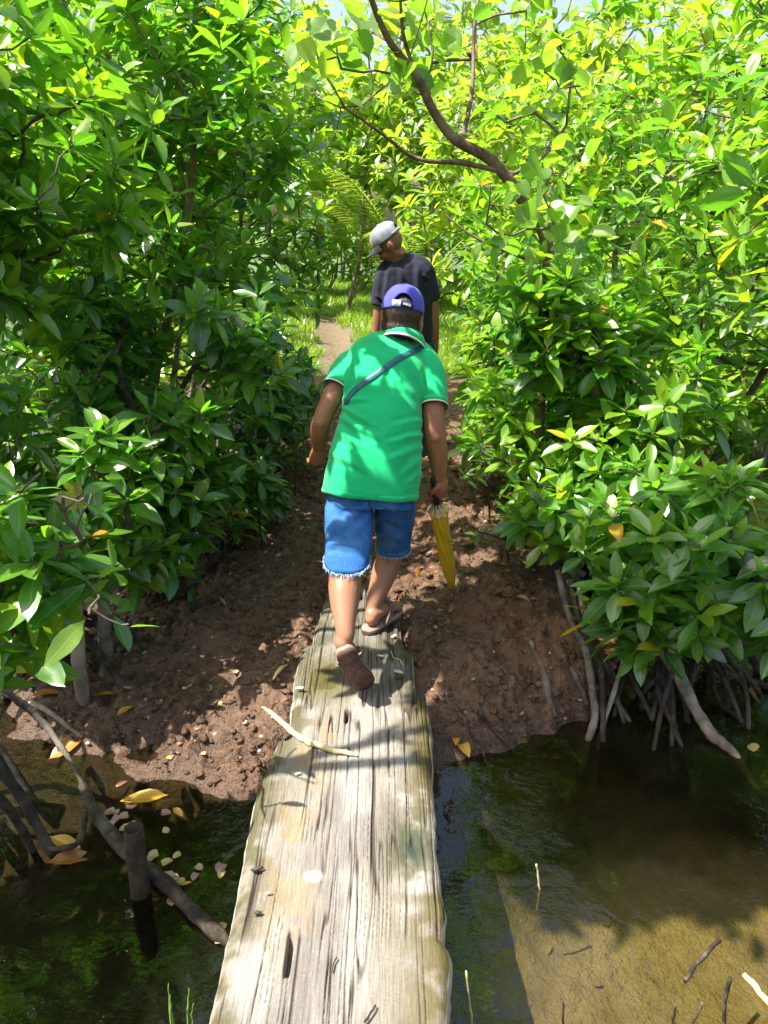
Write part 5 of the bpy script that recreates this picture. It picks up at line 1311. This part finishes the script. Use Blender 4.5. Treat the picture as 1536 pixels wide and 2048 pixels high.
# fallen leaves lying on mud and water
def fallen(px, py, Lpx, ang, tone, lab, grp=None, lift=.006, mat='dead', shape='long', tilt=.12, seed=0, water=True):
    q = surf_hit(px, py, water); L = mpx(q, Lpx) * 1.0; r = np.random.default_rng(seed + int(px))
    d = np.array([math.cos(ang), math.sin(ang), r.normal(0, tilt)]); d = unit(d); n = unit(np.array([*r.normal(0, tilt, 2), 1.])); x = unit(np.cross(d, n)); n = np.cross(x, d)
    me = leaf_mesh(shape, int(r.integers(0, 8)), tone, M[mat]); o = bpy.data.objects.new('fallen_leaf', me); link(o); o0 = q - d * L * .5 + np.array([0, 0, lift + .02 * L])
    o.matrix_basis = Matrix(((x[0] * L, d[0] * L, n[0] * L, o0[0]), (x[1] * L, d[1] * L, n[1] * L, o0[1]), (x[2] * L, d[2] * L, n[2] * L, o0[2]), (0, 0, 0, 1)))
    return tag(o, lab, 'leaf', grp)
FL = [(290, 1602, 92, 3.35, .06, 'large yellow fallen leaf on the water edge above the post'), (140, 1492, 92, 4.0, .60, 'orange brown fallen leaf under the bare branch at left'), (203, 1391, 58, 3.0, .34, 'orange fallen leaf on the mud beside the grey stem'), (251, 1426, 42, 4.2, .20, 'small golden leaf on the left mud'),
      (133, 1695, 82, 5.9, .06, 'yellow leaf under the crooked twig at lower left'), (146, 1722, 96, .5, .70, 'long brown leaf floating just below the yellow leaf at lower left'), (926, 1496, 66, 5.0, .06, 'bright yellow orange leaf in the shallow water right of the plank'), (912, 1484, 40, 4.6, .34, 'narrow orange leaf tucked behind the yellow leaf right of the plank'), (356, 1627, 34, 5.6, .06, 'small yellow leaf floating right of the large yellow leaf'),
      (372, 1772, 24, .3, .34, 'small orange leaf among leaflets beside the log'), (92, 1394, 62, .1, .70, 'brown leaf in the dark water behind the grey stem'), (243, 1572, 26, .7, .99, 'dark brown curled leaf against the large yellow leaf'), (262, 1612, 30, .2, .99, 'purple brown leaf lying on the large yellow leaf'), (305, 1242, 18, .2, .06, 'tiny pale yellow leaf on the upper left mud'), (935, 1092, 34, .3, .99, 'brown curled leaf on the path right of the umbrella'),
      (590, 975, 26, 1.0, .2, 'small yellow curled leaf on the mud left of the shirt hem'), (577, 985, 30, .4, .99, 'dark red leaf on the mud left of the shirt hem'), (908, 938, 30, .3, .70, 'reddish leaf on the path right of the green shirt'), (975, 990, 36, 2.2, .60, 'brown orange leaf at the foot of the right bushes'), (895, 1000, 26, 2.7, .70, 'dull brown leaf beside the umbrella handle')]
for k, (x, y, L, an, tn, lab) in enumerate(FL): fallen(x, y, L, an, tn, lab, 'fallen leaves', seed=k)
M['leaflet'] = leaf_material('leaflet', [(0, (.55, .45, .12)), (.35, (.50, .30, .22)), (.7, (.42, .22, .18)), (1, (.16, .08, .06))], (.5, .35, .25), .45, .2, 1, .2)
rl = np.random.default_rng(9)
for k in range(26):
    x, y = (rl.normal(362, 34), rl.normal(1745, 40)) if k < 17 else (rl.normal(265, 30), rl.normal(1632, 16))
    fallen(x, y, rl.uniform(17, 27), rl.uniform(0, 6.28), rl.choice([.06, .34, .6, .8]), 'small round fallen leaflet drifting beside the sunken log', 'leaflets beside the log', .004, 'leaflet', 'round', .1, 100 + k)
for k in range(18):
    x, y = rl.uniform(210, 540), rl.uniform(1330, 1530)
    fallen(x, y, rl.uniform(10, 15), rl.uniform(0, 6.28), rl.choice([.06, .34, .34, .8]), 'tiny pale leaflet lying on the left mud bank', 'leaflets on the left mud bank', .004, 'leaflet', 'round', .2, 200 + k)
for k, (x, y, lab) in enumerate(((440, 1884, 'pinkish leaflet at the plank edge at the end of the log'), (446, 1856, 'pale leaflet just above the pinkish one at the plank edge'), (1505, 1497, 'pale leaflet floating at the right edge of the water'), (1192, 1973, 'pale leaflet on the sunlit creek bed at lower right'), (1092, 1905, 'small greenish leaflet in the water at the shadow edge'), (1210, 1850, 'larger brown leaf under water at right'), (1090, 1770, 'pale leaflet at the foot of a thin stick in the water'))):
    fallen(x, y, 22, k * 1.1, .06 if k < 5 else .34, lab, 'floating leaflets', .004, 'leaflet', 'round', .08, 300 + k, k < 3)
# thin sticks standing in the water at the lower right and grass blades at the lower left
for k, (pts, rad, m, lab) in enumerate(([[(1078, 1778), (1076, 1752), (1073, 1728)], .003, 'pod', 'thin pale stick standing in the water at the shadow edge'], [[(945, 2060), (938, 2000), (933, 1942)], .0025, 'pod', 'thin pale stalk in the water beside the near plank'], [[(1126, 2070), (1126, 2030), (1125, 1998)], .003, 'log', 'short dark stick at the bottom edge'], [[(1446, 2070), (1450, 2010), (1458, 1955)], .005, 'log', 'dark upright stick in the lower right water'], [[(1340, 2070), (1346, 2040), (1350, 2008)], .003, 'log', 'small dark stick left of the dark upright stick'],
      [[(1380, 2060), (1395, 2030), (1405, 2005)], .003, 'log', 'short slanting dark stick near the bottom right'], [[(1488, 1948), (1520, 1985), (1560, 2030)], .008, 'pod', 'pale bare stick at the lower right corner'], [[(1440, 1880), (1400, 1920), (1370, 1960)], .006, 'log', 'sunken dark twig on the sunlit creek bed'])):
    q0 = G(*pts[0], WATER)
    if k in (6, 7): q = [G(x, y, WATER + .012) for x, y in pts]
    else: q = [q0 + np.array([0, 0, -.1])] + [P(x, y, q0[1]) for x, y in pts]
    stick('stick', q, rad, M[m], lab, 'stick', 'sticks in the lower right water', 6, 4, None, 0, 80 + k)
M['blade'] = simple('grass_blade', (.20, .34, .05), .5, 40, .2, .1)
for k, (x0, x1, y1) in enumerate(((350, 340, 1990), (372, 378, 1975), (384, 386, 2005), (345, 336, 1965))):
    q0 = G(x0, 2075, WATER); stick('grass_blade', [q0 + np.array([0, 0, -.08]), P((x0 + x1) / 2, (2075 + y1) / 2, q0[1]), P(x1, y1, q0[1] - .01)], [.003, .003, .0006], M['blade'], 'thin green grass blade at the bottom edge left of the plank', 'grass blade', 'grass blades at the bottom edge', 5, 4, None, 0, 95 + k)

# crumbs of mud, pebbles and litter on the bank
def scatter(n, fx, fy, smin, smax, seed, colorfn=None):
    r = np.random.default_rng(seed); x, y = fx(r, n), fy(r, n); z = ground_z(x, y); ok = (z > WATER + .015)
    xl_, xr_ = plank_x(y); ok &= ~((x > xl_ - .02) & (x < xr_ + .02) & (y < PLANK_END)); x, y, z = x[ok], y[ok], z[ok]; n = len(x)
    ph = (1 + 5 ** .5) / 2; ic = np.array([(-1, ph, 0), (1, ph, 0), (-1, -ph, 0), (1, -ph, 0), (0, -1, ph), (0, 1, ph), (0, -1, -ph), (0, 1, -ph), (ph, 0, -1), (ph, 0, 1), (-ph, 0, -1), (-ph, 0, 1)]) / 1.9
    fc = np.array([(0, 11, 5), (0, 5, 1), (0, 1, 7), (0, 7, 10), (0, 10, 11), (1, 5, 9), (5, 11, 4), (11, 10, 2), (10, 7, 6), (7, 1, 8), (3, 9, 4), (3, 4, 2), (3, 2, 6), (3, 6, 8), (3, 8, 9), (4, 9, 5), (2, 4, 11), (6, 2, 10), (8, 6, 7), (9, 8, 1)])
    s_ = smin * (smax / smin) ** (r.random(n) ** 2.2); V = ic[None] * (1 + r.normal(0, .34, (n, 12, 1))) * s_[:, None, None] * np.stack([r.uniform(.7, 1.4, n), r.uniform(.7, 1.4, n), r.uniform(.45, .9, n)], 1)[:, None]
    a_ = r.uniform(0, 6.28, n); c, s2 = np.cos(a_)[:, None], np.sin(a_)[:, None]; V = np.stack([V[..., 0] * c - V[..., 1] * s2, V[..., 0] * s2 + V[..., 1] * c, V[..., 2]], -1) + np.stack([x, y, z + s_ * .02], 1)[:, None]
    return fast_mesh('crumbs', V.reshape(-1, 3), (fc[None] + (np.arange(n) * 12)[:, None, None]).reshape(-1, 3), smooth=True)
tag(put('mud_crumbs', scatter(11000, lambda r, n: r.uniform(-1.4, 1.0, n), lambda r, n: 2.1 + 3.6 * r.random(n) ** 1.3, .003, .020, 1), M['mud']), 'loose crumbs and clods of brown mud on the bank', 'mud', kind='stuff')
M['pebble'] = simple('pale_pebble', (.34, .25, .19), .6, 30, .4, .3)
tag(put('pebbles', scatter(700, lambda r, n: r.uniform(-1.3, .9, n), lambda r, n: 2.1 + 3.0 * r.random(n), .004, .012, 2), M['pebble']), 'small pale pebbles and shell bits on the mud', 'pebbles', kind='stuff')
Lt = Leaves(); r = np.random.default_rng(21)
for i in range(420):
    y = r.uniform(3.0, 6.5); x = r.uniform(-.75, .75); z = gz(x, y)
    Lt.add(np.array([x, y, z + .008]), np.array([*r.normal(0, 1, 2), r.normal(0, .25)]), np.array([*r.normal(0, .4, 2), 1]), r.uniform(.035, .075), r.uniform(.72, 1), int(r.integers(0, 99)))
Lt.fin(); tag(put('leaf_litter', Lt.merged(np.ones(len(Lt.L), bool), LONG_LO, 'leaf_litter'), M['dead']), 'brown fallen leaf litter along the mud path', 'leaf litter', kind='stuff')

# saplings along the left foot of the path
r = np.random.default_rng(31)
SAP = [(-.62, 3.6), (-.75, 3.35), (-.58, 3.95), (-.70, 4.25), (-.56, 4.55), (-.62, 4.95), (-.50, 5.3), (-.66, 5.7), (-.85, 3.05), (.62, 3.45), (.60, 4.05), (.66, 5.0)]
ORD = ('first', 'second', 'third', 'fourth', 'fifth', 'sixth', 'seventh', 'eighth', 'ninth')
SAPL = [ORD[sum(1 for s_ in SAP if (s_[0] < 0) == (x < 0) and s_[1] < y)] + ' small dark sapling along the ' + ('left' if x < 0 else 'right') + ' side of the path, counted from the plank' for x, y in SAP]
for k, (x, y) in enumerate(SAP):
    b0 = np.array([x, y, gz(x, y) - .03]); h = r.uniform(.28, .50); root = empty('mangrove_sapling', b0, SAPL[k], 'sapling', 'saplings left of the path' if x < 0 else 'saplings right of the path')
    tip = b0 + np.array([r.normal(0, .05), r.normal(0, .05), h]); a = Acc(); a.tube([b0, (b0 + tip) / 2 + r.normal(0, .015, 3), tip], [.006, .005, .004], 6, True, None, None, 3); put('stem', a.mesh('stem'), M['root'], root)
    Lp = Leaves(); rosette(Lp, tip, np.array([0, 0, 1.]), .10, r, .16, 8)
    for q in range(2):
        tp = b0 + (tip - b0) * r.uniform(.45, .8) + np.array([*r.normal(0, .07, 2), .03]); a = Acc(); a.tube([b0 + (tip - b0) * .5, tp], [.004, .003], 5); put('stem', a.mesh('stem'), M['root'], root); rosette(Lp, tp, np.array([*r.normal(0, .3, 2), 1.]), .085, r, .16, 6)
    Lp.fin()
    for i in range(len(Lp.L)):
        o = bpy.data.objects.new('leaf', leaf_mesh('long', Lp.k[i], Lp.t[i], M['leaf'])); link(o); o.parent = root; B = Lp.b[i]; L = Lp.L[i]; p = Lp.o[i] - b0
        o.matrix_basis = Matrix(((B[0][0] * L, B[1][0] * L, B[2][0] * L, p[0]), (B[0][1] * L, B[1][1] * L, B[2][1] * L, p[1]), (B[0][2] * L, B[1][2] * L, B[2][2] * L, p[2]), (0, 0, 0, 1)))

# grass beyond the bend and ground cover under the trees
def grass(n, fx, fy, hmin, hmax, wid, seed, name, lab, mat, lean=.35, skip=None):
    r = np.random.default_rng(seed); x, y = fx(r, n), fy(r, n)
    if skip is not None: ok = ~skip(x, y); x, y = x[ok], y[ok]
    n = len(x); z = ground_z(x, y, False); ok = z > WATER; x, y, z = x[ok], y[ok], z[ok]; n = len(x)
    az = r.uniform(0, 6.28, n); h = r.uniform(hmin, hmax, n); le = r.normal(0, lean, (n, 2)) * h[:, None]; wx, wy = np.cos(az) * wid, np.sin(az) * wid
    V = np.zeros((n, 6, 3))
    for i, (f, w) in enumerate(((0, 1), (.55, .8), (1, .12))):
        cx_ = x + le[:, 0] * f * f; cy_ = y + le[:, 1] * f * f; cz_ = z + h * f
        V[:, 2 * i] = np.stack([cx_ - wx * w, cy_ - wy * w, cz_], 1); V[:, 2 * i + 1] = np.stack([cx_ + wx * w, cy_ + wy * w, cz_], 1)
    U = np.zeros((n, 6, 3)); U[:, :, 2] = r.uniform(.35, .95, n)[:, None]; U[:, ::2, 0] = -1; U[:, 1::2, 0] = 1; U[:, 2:4, 1] = .5; U[:, 4:, 1] = 1
    q = np.array([[0, 1, 3, 2], [2, 3, 5, 4]])
    me = fast_mesh(name, V.reshape(-1, 3), (q[None] + (np.arange(n) * 6)[:, None, None]).reshape(-1, 4), vec={'luv': U.reshape(-1, 3)})
    tag(put(name, me, mat), lab, 'grass', kind='stuff')
path_skip = lambda x, y: (np.abs(x - np.interp(y, [0, 3, 5.4, 7, 9, 11.5, 14], [0, 0, .1, -.05, -.5, -.9, -.9])) < np.interp(y, [7, 9, 12, 12.5], [.35, .38, .30, 0]) + .55 * fbm(x * 3.1, y * 2.3, 3, 71) - .05) 
grass(60000, lambda r, n: r.uniform(-4.0, 2.5, n), lambda r, n: 8.0 + 10 * r.random(n) ** 1.5, .04, .13, .009, 41, 'grass', 'bright green grass beyond the bend of the path', M['leaf_far'], .4, path_skip)
# fan of palm fronds above the grey cap
M['frond'] = leaf_material('palm_frond', [(0, (.12, .22, .03)), (.5, (.26, .34, .03)), (1, (.42, .42, .05))], (.3, .34, .1), .45, .45, 1.3, .2)
pr_ = np.array([.35, 11.2, gz(.35, 11.2)]); palm_o = empty('nipa_palm', pr_, 'young palm with feathery yellow green fronds above the grey cap', 'palm')
r = np.random.default_rng(51)
for k in range(9):
    az = r.uniform(0, 6.28); ln = r.uniform(2.0, 3.0); el = r.uniform(1.0, 1.4); pts = []
    for i in range(14):
        f = i / 13; e_ = el - 1.25 * f ** 1.6; pts.append((pts[-1] if pts else pr_ + np.array([0, 0, .1])) + ln / 13 * np.array([math.cos(az) * math.cos(e_), math.sin(az) * math.cos(e_), math.sin(e_)]))
    pts = np.array(pts); a = Acc(); a.tube(pts, np.linspace(.014, .003, 14), 6); fo = put('frond', a.mesh('frond'), M['blade'], palm_o)
    Lf = Leaves(); pr2 = resample(pts, 3)
    for i in range(5, len(pr2) - 1):
        tg = unit(pr2[min(i + 1, len(pr2) - 1)] - pr2[i - 1]); sd_ = unit(np.cross(tg, [0, 0, 1]))
        for s_ in (-1, 1): Lf.add(pr2[i], sd_ * s_ + tg * .55 + np.array([0, 0, -.25]), np.array([0, 0, 1.]) + sd_ * s_ * .3, .42 * (1 - .55 * abs(i / len(pr2) - .45)), r.uniform(.2, 1), 0)
    Lf.fin(); thin = [leaf_template(R4, C3, .045, .2, .1, 0, 0, 'long')]; tag(put('leaflets', Lf.merged(np.ones(len(Lf.L), bool), thin, 'leaflets'), M['frond'], fo), kind='stuff')
